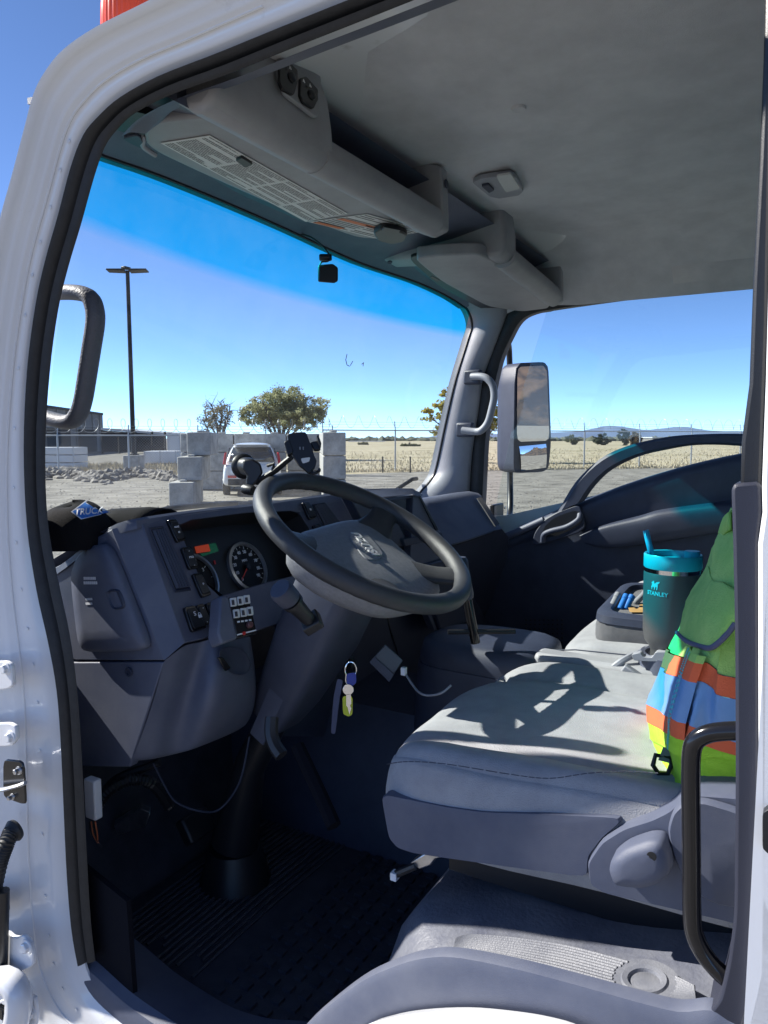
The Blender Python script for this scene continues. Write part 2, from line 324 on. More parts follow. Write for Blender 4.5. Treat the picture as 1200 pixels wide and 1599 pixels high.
# dial panel
FPl = (V((.25, .768, 1.46)), V((0, -1, .2)).normalized())
def quad(pts, plane, h, name, m, parent, off=0, bevel=.001, r=.12, n=2, **k):
    P = rq([PL(u, v, plane, off) for u, v in pts], r, n); return MB().prism(P, plane[1]*h).build(name, m, parent, bevel=bevel, **k)
pn = quad([(431,92),(446,84),(497,121),(492,189),(441,150),(431,122)], FPl, .008, 'dial_panel', M_over, sh, bevel=.002)
for q, kx in (([(434,98),(443,95),(461,112),(461,130),(455,151),(438,142),(433,130)], (456,121)), ([(466,124),(474,121),(493,142),(493,158),(486,172),(470,162),(465,150)], (487,148))):
    d = quad(q, FPl, .006, 'dial', M_gloss, sh, off=.008)
    c = PL(*kx, FPl, .014); MB().lathe([(.0085, 0), (.008, .003), (.006, .0045)], c, FPl[1], 16).build('knob', M_black, d)
    for a in (-.018, .0): text('A', .008, c+V((a-.006, 0, .012))+FPl[1]*.0015, (1, 0, 0), (0, .2, 1), M_letter, 'marking', d)

# right shelf with lid
SL = .075
def sR(xs_, sec, name, m, parent=truck, **k): return sect(xs_, sec, name, m, parent, slope=SL, x0=1.2, **k)
lip2 = [(y, z+.022) for y, z in lipsec]
s2 = sR([1.27,1.4,1.6,1.74], lip2, 'overhead_shelf', M_over)
sR([1.205,1.25,1.30], [(1.16,1.535),(.80,1.56),(.776,1.545),(.768,1.49),(.766,1.435),(.772,1.412),(.80,1.408),(.86,1.418),(1.02,1.434),(1.17,1.445)], 'shelf_end', M_over, s2, bevel=.014, seg=3)
sR([1.215,1.5,1.78], [(.85,1.43),(1.0,1.448),(1.17,1.462),(1.17,1.475),(1.0,1.47),(.85,1.455)], 'shelf_floor', M_grey, s2)  # darker than the shelf around it, to deepen the shadow gap at the lid
sR([1.735,1.765], [(y, z+.022) for y, z in ec], 'shelf_end', M_over, s2, bevel=.006, seg=3)
LID = (V((1.2, .95, 1.435)), V((-.07, -.03, -1)).normalized())
quad([(646,404),(690,399),(748,397),(775,410),(862,472),(856,482),(815,487),(762,479),(690,440)], LID, -.035, 'shelf_lid', M_over, s2, bevel=.008, r=.2, n=3, off=.03, seg=3)
quad([(636,402),(690,394),(752,392),(784,406),(874,470),(868,486),(818,493),(756,485),(684,446)], LID, -.01, 'lid_gap_shade', M_black, s2, bevel=.002, r=.2, n=3, off=.008)  # black plate paints in the shade of the gap around the lid
quad([(675,430),(688,437),(684,440),(671,433)], LID, .002, 'lid_notch', M_black, s2, off=.0295)
for q in ((609,409),(683,391)): MB().lathe([(.008, 0), (.007, .003)], X(*q, 1.205), (-.3, -.2, -1), 12).build('screw_cap', M_greyd, s2)

# sun visor with printed label
VIS = (V((.5, .9, 1.408)), V((0, .02, -1)).normalized())
vs_ = [(226,204),(234,193),(258,188),(340,180),(366,187),(392,203),(520,276),(650,344),(664,353),(660,363),(640,366),(592,374),(556,371),(500,351),(420,318),(330,278),(250,241),(228,226)]
vp = [PL(u, v, VIS) for u, v in vs_]
visor = MB().prism(rq(vp, .3, 2), (0, 0, .020)).build('sun_visor', M_over, truck, bevel=.006, seg=3)
def bil(q, s, t): return lerp(lerp(q[0], q[1], s), lerp(q[3], q[2], s), t)
def label(quadpx, plane, off, parent, rows, m=M_label, cols=1, name='printed_label', margin=.04):
    q = [PL(u, v, plane, off) for u, v in quadpx]
    lb = MB().prism(q, plane[1]*.0008).build(name, m, parent)
    ink = MB(); up = plane[1]*.0012; n_ = 0
    for c in range(cols):
        i = 0
        while i < rows:
            if rnd.random() < .12: i += 1; continue
            t0 = (i+.2)/rows*.94+.03; t1 = t0+.36/rows
            s = c/cols+margin/cols; e = (c+1)/cols-margin/cols
            if rnd.random() < .25: e = s+(e-s)*rnd.uniform(.35, .9)
            wv_ = rnd.uniform(-.3, .3)/rows
            while s < e:
                w = rnd.uniform(.012, .045); s1 = min(e, s+w)
                ink.add([bil(q, s, t0)+up, bil(q, s1, t0+wv_*.1)+up, bil(q, s1, t1+wv_*.1)+up, bil(q, s, t1)+up], [(0, 1, 2, 3)]); s = s1+.0035
            i += 1
    o = ink.build('print', M_ink, lb, smooth=False, fix=False); o['kind'] = 'stuff'
    return lb, q
label([(328,211),(543,333),(478,346),(251,223)], VIS, .0012, visor, 20, cols=4)
lb, q = label([(574,334),(668,360),(592,373),(482,346)], VIS, .0012, visor, 12, cols=2)
for s, e, t0, t1 in ((.02, .98, .42, .54), (.03, .4, .86, .97)):
    MB().add([bil(q, s, t0)+VIS[1]*.0018, bil(q, e, t0)+VIS[1]*.0018, bil(q, e, t1)+VIS[1]*.0018, bil(q, s, t1)+VIS[1]*.0018], [(0, 1, 2, 3)]).build('warning_band', M_orange, lb, smooth=False, fix=False)
text('WARNING', .009, bil(q, .5, .48)+VIS[1]*.0026, q[1]-q[0], q[0]-q[3], M_ink, 'print', lb)
quad([(368,246),(378,241),(395,252),(384,257)], VIS, .006, 'visor_catch', M_black, visor, off=.001)
MB().tube([PL(646,350,VIS,-.004), PL(655,340,VIS,-.02)], .006, 8).build('visor_pin', M_chrome, visor)
MB().tube(sm([PL(190,205,VIS,-.03), PL(222,210,VIS,-.012), PL(224,228,VIS,-.004), PL(243,242,VIS,-.002)]), .005, 8).build('visor_hinge', M_greyl, visor)
MB().prism(rq([PL(u, v, VIS, -.014) for u, v in [(190,206),(216,199),(226,215),(220,222)]], .25), VIS[1]*.012).build('hinge_plate', M_greyd, visor, bevel=.003)
cl = thing('clip', 'black ribbed plastic clip pushed onto the end of the sun visor', 'visor clip', PL(610,360,VIS))
b1 = [(583,354),(596,347),(622,350),(637,357),(632,368),(612,372),(590,366)]
MB().prism(rq([PL(u, v, VIS, .002) for u, v in b1], .25), VIS[1]*.016).build('body', M_black, cl, bevel=.004)
MB().prism([PL(u, v, VIS, .018) for u, v in [(600,352),(626,357),(622,362),(597,357)]], VIS[1]*.004).build('rib', M_black, cl, bevel=.001)

# ceiling lamp
CE = (V((1.0, .7, 1.531)), V((0, 0, -1)))
lp = quad([(738,278),(752,271),(797,265),(807,270),(818,291),(811,298),(780,303),(765,300)], CE, .012, 'ceiling_lamp', M_greyl, truck, bevel=.004, seg=3)
M_lens = mat('lamp_lens', (.62, .63, .62), .25, bump=.6, bscale=400)
quad([(775,272),(798,268),(813,291),(790,297)], CE, .006, 'lens', M_lens, lp, off=.012)
quad([(752,287),(763,285),(772,294),(764,298)], CE, .006, 'switch', M_greyd, lp, off=.012)

# ------------------------------------------------------------------ passenger door
tint = mat('mirror_glass', (.95, .95, .96), .0, 1)
MB().prism([V((1.925, y, z)) for y, z in ((1.06, .5), (1.06, .66), (.99, 1.0), (.86, 1.42), (.0, 1.44), (-.2, 1.44), (-.2, .5))], (.004, 0, 0)).build('door_glass', M_glass, truck)
wf = [(742,830),(751,800),(757,690),(766,630),(780,565),(797,525),(812,500),(832,488),(872,480),(1000,462),(1172,440),(1300,424)]
wfp = sm([X(u, v, 1.885) for u, v in wf], 4)
MB().grid([[p+V((-.015, .02, .02)), p+V((-.012, .008, .008)), p+V((-.004, -.004, -.004)), p+V((.03, -.004, -.004)), p+V((.06, .004, .004)), p+V((.06, .06, .05)), p+V((0, .07, .06))] for p in wfp], cu=True).build('door_seal', M_rubber, truck)
# door card
U = [735,790,835,870,915,980,1045,1105,1160,1260,1400]
top = [862,836,816,798,783,757,737,721,710,692,668]
rows = []
def drow(dv, x, f=None): return [X(u, (v+dv) if f is None else f(u, v), x) for u, v in zip(U, top)]
arm = lambda u, v: 868-.16*(u-740)
rows = [drow(-3, 1.93), drow(-3, 1.885), drow(1, 1.862), drow(10, 1.852), drow(22, 1.856), [X(u, lerp(v, arm(u, v), .7), 1.868) for u, v in zip(U, top)], [X(u, arm(u, v)+10, 1.862) for u, v in zip(U, top)], [X(u, 925, 1.862) for u in U], [X(u, 1010, 1.85) for u in U], [X(u, 1150, 1.85) for u in U], [X(u, 1300, 1.85) for u in U]]
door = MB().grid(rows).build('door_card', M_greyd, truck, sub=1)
# pull arch in front of the low window
ao = [(871,800),(899,753),(937,717),(978,697),(1026,685),(1073,679),(1156,677),(1250,682)]
ai = [(912,782),(930,757),(956,733),(997,713),(1042,702),(1089,695),(1150,696),(1250,705)]
ao3 = sm([X(u, v, 1.845) for u, v in ao], 4); ai3 = sm([X(u, v, 1.845) for u, v in ai], 4)
MB().grid([[a+V((.012, 0, 0)), a+V((0, .0, 0)), lerp(a, b, .2)+V((-.012, 0, 0)), lerp(a, b, .8)+V((-.012, 0, 0)), b, b+V((.012, 0, 0)), lerp(a, b, .5)+V((.028, 0, 0))] for a, b in zip(ao3, ai3)], cu=True, cap=True).build('pull_arch', M_greyd, door)
# arm rest
at_ = [(905,836),(940,822),(997,808),(1023,800),(1054,795),(1092,790),(1150,784),(1260,775)]
ab_ = [(915,850),(947,857),(997,853),(1030,847),(1073,841),(1105,836),(1150,829),(1260,815)]
at3 = sm([X(u, v, 1.83) for u, v in at_], 3); ab3 = sm([X(u, v, 1.83) for u, v in ab_], 3)
k_ = len(at3)
MB().grid([[a+V((.03, 0, .004)), a, lerp(a, b, .1)+V((-.012*min(1, i/8), 0, 0)), lerp(a, b, .4)+V((-.014*min(1, i/8), 0, 0)), lerp(a, b, .85)+V((-.008*min(1, i/8), 0, 0)), b, b+V((.03, 0, 0))] for i, (a, b) in enumerate(zip(at3, ab3))]).build('arm_rest', M_greyd, door, sub=1)
# inner handle
DP = (V((1.845, .7, .75)), V((-1, 0, 0)))
hb = quad([(832,852),(836,832),(850,812),(872,799),(900,789),(908,791),(917,822),(905,832),(860,846)], DP, .012, 'handle_bezel', M_greyd, door, bevel=.004, r=.3, n=3)
quad([(846,838),(851,822),(866,808),(897,797),(907,800),(909,818),(870,838)], DP, .002, 'handle_well', M_black, hb, off=.012, bevel=0, r=.3)
MB().tube(sm([X(u, v, x) for (u, v), x in zip([(848,846),(850,835),(862,829),(885,823),(903,812),(906,803)], [1.83,1.822,1.815,1.812,1.815,1.83])], 5), .010, 10).build('door_handle', M_grey, hb)
gr = MB()
for i in range(9):
    for j in range(7):
        gr.box(X(822+i*7, 968+j*7, 1.846), (.004, .006, .006))
o = gr.build('speaker_grille', M_black, door, smooth=False); o['kind'] = 'stuff'
# ridge pad in front of the handle
MB().tube(sm([X(u, v, 1.845) for u, v in [(790,838),(805,832),(830,821),(850,812)]], 4), .014, 10).build('door_ridge', M_grey, door)

# passenger mirror on its arm, outside the door
MP = 2.08
mir = tag(MB(), None) if False else None
def mp(u, v, x=MP): return X(u, v, x)
armp = sm([X(770,519,2.0), X(783,521,2.1), X(793,534,2.2), X(796,560,2.27), X(797,640,2.29), X(797,740,2.27), X(797,795,2.2), X(792,810,2.1), X(775,816,1.98)], 6)
ma = MB().tube(armp, .013, 10).build('mirror_arm', M_black, truck)
brk = MB().box(X(776, 801, 2.05), (.11, .02, .075)).build('arm_bracket', M_black, ma, bevel=.004)
for q_ in ((784,792),(790,811)): MB().lathe([(.006, 0), (.006, .006)], X(*q_, 2.03)+V((0, -.01, 0)), (0, -1, 0), 8).build('bolt', M_steel, brk)
# mirror head: faces backwards and a little inwards
mc_ = D(829, 650, 3.05)
vdir = (mc_-CAM).normalized(); tgt = V((.20, -1, .012)).normalized(); mn = (tgt-vdir).normalized()
mx_ = V((0, 0, 1)).cross(mn).normalized(); my_ = mn.cross(mx_)
MPL = (mc_, mn)
hq = [(784,577),(800,566),(848,565),(857,575),(861,690),(857,730),(850,737),(792,739),(787,728)]
fq = rq([PL(u, v, MPL) for u, v in [(804,567),(850,565),(857,574),(861,690),(857,731),(848,737),(806,739),(802,730)]], .2, 2)
bk = [p - mn*.075 for p in fq]
cc = sum(fq, V())/len(fq)
MBH = MB().grid([[lerp(cc, p, .90)-mn*.12 for p in fq], [lerp(cc, p, .98)-mn*.105 for p in fq], [p-mn*.08 for p in fq], [p-mn*.02 for p in fq], fq], cu=True, cap=True)
mh = MBH.build('mirror_head', M_greyd, truck, ang=50)
mg = MB().prism(rq([PL(u, v, MPL, .0015) for u, v in [(808,573),(848,571),(854,580),(858,688),(807,690)]], .12, 2), mn*.002).build('mirror_glass', tint, mh, smooth=False)
# convex spot mirror: slightly domed
cq = [PL(u, v, MPL, .002) for u, v in [(811,697),(853,693),(853,730),(814,735)]]
dom = MB(); rows = []
for i in range(9):
    r_ = []
    for j in range(9):
        s, t_ = i/8, j/8; p = bil(cq, s, t_); r_.append(p+mn*.010*(1-((2*s-1)**2+(2*t_-1)**2)/2))
    rows.append(r_)
dom.grid(rows).build('spot_mirror', tint, mh)

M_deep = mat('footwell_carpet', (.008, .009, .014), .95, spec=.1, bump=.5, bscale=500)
# ------------------------------------------------------------------ dashboard
dash = MB()
LP = (V((.12, 1.1, .5)), V((-1, 0, 0)))
up_ = [(60,905),(92,884),(130,855),(150,840),(175,826),(257,1031),(118,1031),(60,1000)]
d0 = MB().prism([X(u, v, .12) for u, v in up_], (.02, 0, 0)).build('dashboard', M_grey, truck, bevel=.002)
dsh = d0
MB().prism([X(u, v, .1195) for u, v in [(60,1034),(256,1034),(203,1198),(60,1196)]], (.02, 0, 0)).build('side_panel', M_grey, dsh, bevel=.0025)
# pod top, from the ridge across to the windscreen
A1 = X(175, 826, .12); B1 = X(223, 817, .15)
A2 = X(257, 1031, .12); B2 = X(288, 1004, .15)
MB().grid([[lerp(A1, B1, s) for s in (0, .5, 1)], [lerp(lerp(A1, A2, .5), lerp(B1, B2, .5), s) for s in (0, .5, 1)], [lerp(A2, B2, s) for s in (0, .5, 1)]]).build('pod_edge', M_grey, dsh)
pdir = (B2-B1); pdir = V((0, pdir.y, pdir.z)).normalized(); pnn = V((0, pdir.z, -pdir.y)).normalized()
if pnn.y > 0: pnn = -pnn
PF = (B1, pnn)
def pf(u, v, off=0): return PL(u, v, PF, off)
ridge = [(60,898),(92,883),(130,855),(175,826)]
rid3 = [X(u, v, .12) for u, v in ridge]
# top surface: rear edge line then falling away to the glass
te = [(175,822),(213,811),(275,801),(340,793),(400,787),(470,778),(540,768),(600,763),(645,762)]
te3 = [X(60, 897, .12), X(92, 882, .12), X(130, 853, .12), X(158, 836, .12), X(177, 822, .125)]+[PL(u, v, PF, 0) for u, v in te[1:7]]+[Y(600, 763, 1.0), Y(648, 763, 1.02)]
te3 = sm(te3, 3)
def inw(i): k = ss_(8, 14, i); return V((1-k, k, -.35+.10*k))
def ss_(a, b, x): t = max(0, min(1, (x-a)/(b-a))); return t*t*(3-2*t)
MB().grid([[p-inw(i)*.003+V((0, 0, -.018)), p+V((0, 0, -.003)), p+inw(i)*.006+V((0, 0, .002)), p+inw(i)*.03, p+inw(i)*.10+V((0, 0, -.01)), p+inw(i)*.2+V((0, 0, -.03)), p+inw(i)*.33+V((0, 0, -.06))] for i, p in enumerate(te3)]).build('dash_top', M_grey, dsh)

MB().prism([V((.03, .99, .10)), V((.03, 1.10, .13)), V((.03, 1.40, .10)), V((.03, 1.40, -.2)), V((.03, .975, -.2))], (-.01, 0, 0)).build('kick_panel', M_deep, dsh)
# side defroster cover with recess
sc = MB(); cvp = [(122,920),(121,888),(131,864),(152,851),(170,848),(183,863),(237,1000),(233,1014),(143,1016),(132,1007)]
P = rq([X(u, v, .118) for u, v in cvp], .3, 2); cc = sum(P, V())/len(P)
sc.grid([P, [p+V((-.012, 0, 0)) for p in P], [lerp(cc, p, .93)+V((-.018, 0, 0)) for p in P], [lerp(cc, p, .6)+V((-.019, 0, 0)) for p in P], [lerp(cc, p, .05)+V((-.019, 0, 0)) for p in P]], cu=True, cap=True)
cov = sc.build('vent_cover', M_grey, dsh, ang=60)
P = rq([X(u, v, .0995) for u, v in [(166,921),(188,919),(199,949),(177,954)]], .3, 2); cc = sum(P, V())/len(P)
MB().grid([P, [lerp(cc, p, .9)+V((-.004, 0, 0)) for p in P], [lerp(cc, p, .72)+V((.001, 0, 0)) for p in P], [lerp(cc, p, .02)+V((.002, 0, 0)) for p in P]], cu=True, cap=True).build('cover_recess', M_greyd, cov)
LPl = (V((.0985, 1, .6)), V((-1, 0, 0)))
mk = MB()
for i, (v, w) in enumerate(((901,18),(908,20))):
    u = 131
    while u < 131+w: a = rnd.uniform(1.6, 3.2); mk.prism([PL(x, y, LPl) for x, y in ((u, v), (u+a, v-.4), (u+a+.6, v+4.2), (u+.6, v+4.6))], V((-.0006, 0, 0))); u += a+.8
for v in (934, 941): mk.prism([PL(x, y, LPl) for x, y in ((134, v), (144, v-.5), (145, v+3), (135, v+3.5))], V((-.0006, 0, 0)))
o = mk.build('marking', M_letter, cov, smooth=False); o['kind'] = 'stuff'
c = X(202, 1049, .117); MB().lathe([(.009, 0), (.009, .003), (.006, .003), (.005, -.002)], c, (-1, 0, 0), 14).build('screw', M_greyd, dsh)
for i in range(3): MB().prism([X(u, v, .128) for u, v in [(100+i*7, 903-i*7), (104+i*7, 899-i*7), (118+i*3, 912-i*4), (113+i*3, 915-i*4)]], (.004, 0, 0)).build('vent_slat', M_black, dsh)

# instrument face
def face(pts, off, name, m, par=dsh, th=.012, **k): return MB().prism([pf(u, v, off) for u, v in pts], PF[1]*-th).build(name, m, par, **k)
face([(222,818),(270,807),(281,820),(290,848),(313,902),(345,932),(350,990),(289,1004)], 0, 'instrument_panel', M_grey, bevel=.002)
face([(348,929),(420,908),(470,896),(480,960),(400,985),(345,992)], -.001, 'instrument_panel', M_grey, bevel=.002)
face([(270,807),(345,795),(420,786),(470,779),(545,769),(548,778),(470,800),(455,798),(416,800),(385,801),(300,812),(281,820)], -.0005, 'cluster_hood', M_grey, bevel=.002)
face([(470,780),(548,770),(600,900),(520,930),(500,880),(490,845),(480,820),(468,803)], -.001, 'instrument_panel', M_grey, bevel=.002)
op = [(281,819),(300,812),(385,801),(455,798),(469,804),(482,824),(492,850),(500,885),(420,909),(348,929),(313,902),(290,848)]
oP = [pf(u, v, 0) for u, v in op]; cc = sum(oP, V())/len(oP)
bk_ = [lerp(cc, p, .96)-PF[1]*.075 for p in oP]
MB().grid([oP, bk_], cu=True).build('cluster_well', M_black, dsh, fix=False)
cb = MB().prism([lerp(cc, p, 1.0)-PF[1]*.070 for p in oP], -PF[1]*.006).build('cluster', M_black, dsh)
px_ = V((1, 0, 0)); py_ = -pdir
def gauge(u, v, r, marks, needle, a0, a1, unit):
    c = pf(u, v, -.069); cn = PF[1]
    g = MB().lathe([(r*1.12, 0), (r*1.12, .008), (r*1.0, .010), (r*.98, .003)], c, cn, 40, cap=False).build('gauge', M_alu, cb)
    MB().lathe([(r, .001), (0.0001, .001)], c, cn, 40).build('gauge_face', M_black, g)
    tk = MB(); k = len(marks)
    for i in range((k-1)*2+1):
        a = R(lerp(a0, a1, i/((k-1)*2))); d = px_*math.cos(a)+py_*math.sin(a); w = cn.cross(d)
        l = .12 if i % 2 == 0 else .06
        tk.prism([c+cn*.0016+d*r*.95+w*r*.012, c+cn*.0016+d*r*.95-w*r*.012, c+cn*.0016+d*r*(.95-l)-w*r*.012, c+cn*.0016+d*r*(.95-l)+w*r*.012], cn*.0004)
    tk.build('tick_marks', M_letter, g, smooth=False)['kind'] = 'stuff'
    for i, s in enumerate(marks):
        a = R(lerp(a0, a1, i/(k-1))); d = px_*math.cos(a)+py_*math.sin(a)
        text(s, r*.21, c+cn*.002+d*r*.70, px_, py_, M_letter, 'numeral', g)
    text(unit, r*.16, c+cn*.002+py_*r*.3, px_, py_, M_letter, 'unit_text', g)
    a = R(needle); d = px_*math.cos(a)+py_*math.sin(a); w = cn.cross(d)
    MB().prism([c+cn*.004+w*r*.03, c+cn*.004-w*r*.03, c+cn*.004+d*r*.8-w*r*.015, c+cn*.004+d*r*.8+w*r*.015], cn*.001).build('needle', mat('needle_red', (.7, .05, .02), .4), g)
    MB().lathe([(r*.14, .003), (r*.12, .008)], c, cn, 16).build('needle_hub', M_black, g)
gauge(385, 886, .052, ['0', '10', '20', '30', '40', '50', '60', '70', '80', '90'], 218, 222, -42, 'MPH')
gauge(305, 908, .052, ['0', '1', '2', '3', '4'], 215, 222, -30, 'x1000')
M_disp = mat('dim_display', (.10, .015, .008), .3, emit=((1, .12, .04), .10)); M_dispg = mat('dim_display_green', (.006, .035, .02), .3, emit=((.05, .6, .3), .03))  # faint glow added so the unlit displays can be seen
def clq(pts, name, m, h=.002): return MB().prism([pf(u, v, -.0695) for u, v in pts], PF[1]*h).build(name, m, cb)
clq([(304,854),(325,850),(328,861),(307,864)], 'warning_display', M_disp); clq([(326,850),(336,848),(341,861),(316,869),(313,865),(328,862)], 'warning_display', M_dispg)
clq([(333,876),(335,875),(337,881),(335,882)], 'warning_lamp', M_red)

def button(q, name='rocker_switch', m=M_gloss, h=.008, off=.0, par=dsh, mark=None):
    P = [pf(u, v, off) for u, v in q]; b = MB().prism(rq(P, .12, 2), PF[1]*h).build(name, m, par, bevel=.0015)
    Q = [lerp(lerp(P[0], P[2], .5), p, .8)+PF[1]*h for p in P]
    MB().prism(rq(Q, .1, 1), PF[1]*.002).build('switch_cap', M_black, b, bevel=.001)
    c = sum(P, V())/4+PF[1]*(h+.003); xd = (P[1]-P[0]); yd = (P[0]-P[3])
    if mark:
        for s, f, sz in mark: text(s, sz, c+yd*f, xd, yd, M_letter, 'marking', b)
    return b
button([(258,814),(272,812),(287,845),(274,849)], mark=[('HEAT', .12, .005), ('o', -.1, .008)])
button([(280,857),(295,855),(307,889),(293,891)], mark=[('.', .35, .012), ('PTO', 0, .006), ('.', -.3, .012)])
button([(297,898),(311,896),(327,930),(313,935)], mark=[('+', 0, .01)])
bw = [(284,950),(301,947),(320,982),(297,989)]; button(bw, mark=[('S', .15, .012)])
lk = button([(303,947),(314,944),(327,975),(313,980)], mark=[('.', .36, .012), ('.', -.3, .012)])
c = pf(313, 962, .0115); MB().box(c, (.008, .001, .006), Matrix((px_, PF[1], py_)).transposed()).build('lock_symbol', M_letter, lk)
MB().tube([c+px_*math.cos(R(a))*.003+py_*(.003+.004*math.sin(R(a))) for a in range(0, 181, 20)], .0006, 5).build('lock_symbol', M_letter, lk)
button([(318,944),(329,941),(342,976),(329,981)], mark=[('RES', .22, .005), ('SET', -.2, .005)])
def vent(q, n, par=dsh, depth=.02):
    P = [pf(u, v, 0) for u, v in q]
    cc = sum(P, V())/4
    f = MB().grid([[lerp(cc, p, 1.12)+PF[1]*.001 for p in P], [lerp(cc, p, 1.08)+PF[1]*.004 for p in P], P, [p-PF[1]*.004 for p in P]], cu=True).build('vent', M_greyd, par)
    MB().prism([p+PF[1]*.0008 for p in P], PF[1]*.0006).build('vent_back', M_black, f)
    for i in range(n):
        s = (i+.5)/n; a = lerp(P[0], P[1], s); b = lerp(P[3], P[2], s); w = (P[1]-P[0]).normalized()
        MB().prism([a+PF[1]*.0015, b+PF[1]*.0015, b+PF[1]*.006+w*.004, a+PF[1]*.006+w*.004], w*.0015).build('vent_slat', M_greyd, f)
    return f
vent([(235,829),(254,827),(294,917),(272,920)], 5)
button([(469,786),(479,785),(492,809),(481,813)], mark=[('M', 0, .008)])
vent([(489,790),(506,787),(528,815),(505,822)], 5)
button([(486,822),(496,819),(504,833),(493,837)])
# centre stack: hood, radio pockets, bezel
def cy(u, v, y=1.0): return Y(u, v, y)
cs = MB().grid([[cy(548,768,1.03), cy(600,764,1.0), cy(642,763,.99), cy(655,768,.985), cy(660,772,.985)], [cy(548,775,1.0), cy(600,776,.975), cy(644,772,.965), cy(652,775,.96), cy(658,778,.97)]]).build('centre_stack', M_grey, dsh)
MB().prism([cy(u, v, .97) for u, v in [(646,771),(657,772),(694,842),(740,960),(680,985),(640,900)]], (.012, .03, 0)).build('bezel', M_grey, cs, bevel=.003)
MB().prism([cy(u, v, .968) for u, v in [(653,774),(656,775),(684,827),(680,828)]], (0, -.003, 0)).build('bezel_slot', M_black, cs)
MB().prism([cy(u, v, 1.06) for u, v in [(560,770),(655,768),(740,960),(560,960)]], (0, .02, 0)).build('radio_pocket', M_black, cs)
MB().prism([cy(u, v, .975) for u, v in [(545,773),(600,777),(606,790),(640,850),(600,860),(570,820)]], (0, .03, 0)).build('bezel', M_greyd, cs, bevel=.003)
MB().prism([cy(u, v, .972) for u, v in [(601,778),(646,773),(648,777),(604,784)]], (0, .04, 0)).build('pocket_rim', M_greyd, cs, bevel=.002)
MB().prism([cy(u, v, .965) for u, v in [(630,842),(690,830),(694,840),(634,853)]], (0, .05, 0)).build('pocket_rim', M_greyd, cs, bevel=.002)
MB().prism([cy(u, v, .955) for u, v in [(655,885),(715,868),(745,965),(690,985)]], (0, .05, 0)).build('lower_panel', M_greyd, cs, bevel=.004)
MB().prism([cy(u, v, 1.05) for u, v in [(440,930),(720,900),(780,1000),(760,1150),(440,1150)]], (0, .02, 0)).build('lower_panel', M_greyd, cs)
# passenger side of the dash
e0 = [(640,790),(664,780),(700,774),(738,768),(747,770)]
py0 = 1.12
def pyv(u): return 1.16-.0006*(u-640)
pt = [Y(u, v, pyv(u)) for u, v in e0]
pmid = [Y(u, v, pyv(u)-.03) for u, v in [(645,803),(669,793),(704,786),(741,780),(751,781)]]
pb = [Y(u, v, pyv(u)-.12) for u, v in [(680,862),(697,852),(728,843),(768,829),(784,826)]]
pdn = [Y(u, v, pyv(u)-.10) for u, v in [(690,880),(702,868),(735,855),(772,840),(789,838)]]
pbt = [Y(u, v, pyv(u)-.0) for u, v in [(700,1010),(715,1000),(745,985),(780,975),(800,970)]]
pst = MB().grid([[p+V((0, .25, -.09)) for p in pt], [p+V((0, .06, -.004)) for p in pt], [p+V((0, .015, .002)) for p in pt], pt, [lerp(a, b, .5)+V((0, -.01, .003)) for a, b in zip(pt, pmid)], pmid, pb]).build('passenger_dash', M_grey, dsh, ang=60)
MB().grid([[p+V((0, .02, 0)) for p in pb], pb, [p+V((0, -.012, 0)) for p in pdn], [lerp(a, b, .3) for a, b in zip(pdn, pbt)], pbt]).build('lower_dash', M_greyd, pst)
MB().tube([p+V((0, -.003, -.004)) for p in pb[:4]], .004, 6).build('tray_gap', M_black, pst)
MB().prism([Y(u, v, pyv(u)-off_) for u, v, off_ in [(744,778,.037),(750,776,.037),(778,818,.115),(772,822,.115)]], (0, -.006, 0)).build('tray_slot', M_black, pst)
# knee panel under the instruments
def kp(u, v, y): return Y(u, v, y)
c0 = [X(u, v, .12) for u, v in [(257,1032),(243,1085),(228,1130),(214,1168),(203,1198)]]
c1 = [X(u, v, .148) for u, v in [(290,1006),(273,1070),(259,1120),(247,1165),(239,1196)]]
c2 = [X(u, v, .19) for u, v in [(310,1004),(298,1070),(286,1120),(274,1160),(264,1190)]]
c3 = [kp(u, v, y) for u, v, y in [(342,994,.945),(336,1060,.912),(330,1110,.922),(322,1148,.965),(306,1180,1.0)]]
c4 = [kp(u, v, y) for u, v, y in [(375,986,.945),(380,1055,.925),(378,1100,.935),(368,1132,.965),(350,1160,1.0)]]
c5 = [kp(u, v, y) for u, v, y in [(402,1000,.965),(412,1055,.95),(412,1098,.96),(403,1122,.985),(394,1137,1.01)]]
c6 = [p+V((.006, .07, 0)) for p in c5]
c00 = [p+V((.0, .0, 0)) for p in c0]
rows = list(zip(c00, c0, [lerp(a, b, .5) for a, b in zip(c0, c1)], c1, c2, [lerp(a, b, .5) for a, b in zip(c2, c3)], c3, c4, c5, c6))
kn = MB().grid(rows+[[p+V((0, .06, .02)) for p in rows[-1]]]).build('knee_panel', M_grey, dsh, sub=2)
P = [kp(u, v, .928) for u, v in [(336,1012),(352,1006),(378,1010),(392,1030),(390,1050),(374,1058),(354,1050),(340,1032)]]; cc = sum(P, V())/len(P)
pk = MB().grid([P, [lerp(cc, p, .94)+V((0, -.006, 0)) for p in P], [lerp(cc, p, .86)+V((0, -.002, 0)) for p in P], [lerp(cc, p, .5)+V((0, .0, 0)) for p in P], [lerp(cc, p, .02)+V((0, .0, 0)) for p in P]], cu=True, cap=True).build('coin_pocket', M_greyd, dsh, sub=1)  # proud dish in darker plastic; the hollow's shade is in its colour
MB().prism([kp(u, v, .922) for u, v in [(338,1026),(345,1025),(358,1042),(350,1048)]], (0, -.006, 0)).build('pocket_switch', M_gloss, pk, bevel=.002)
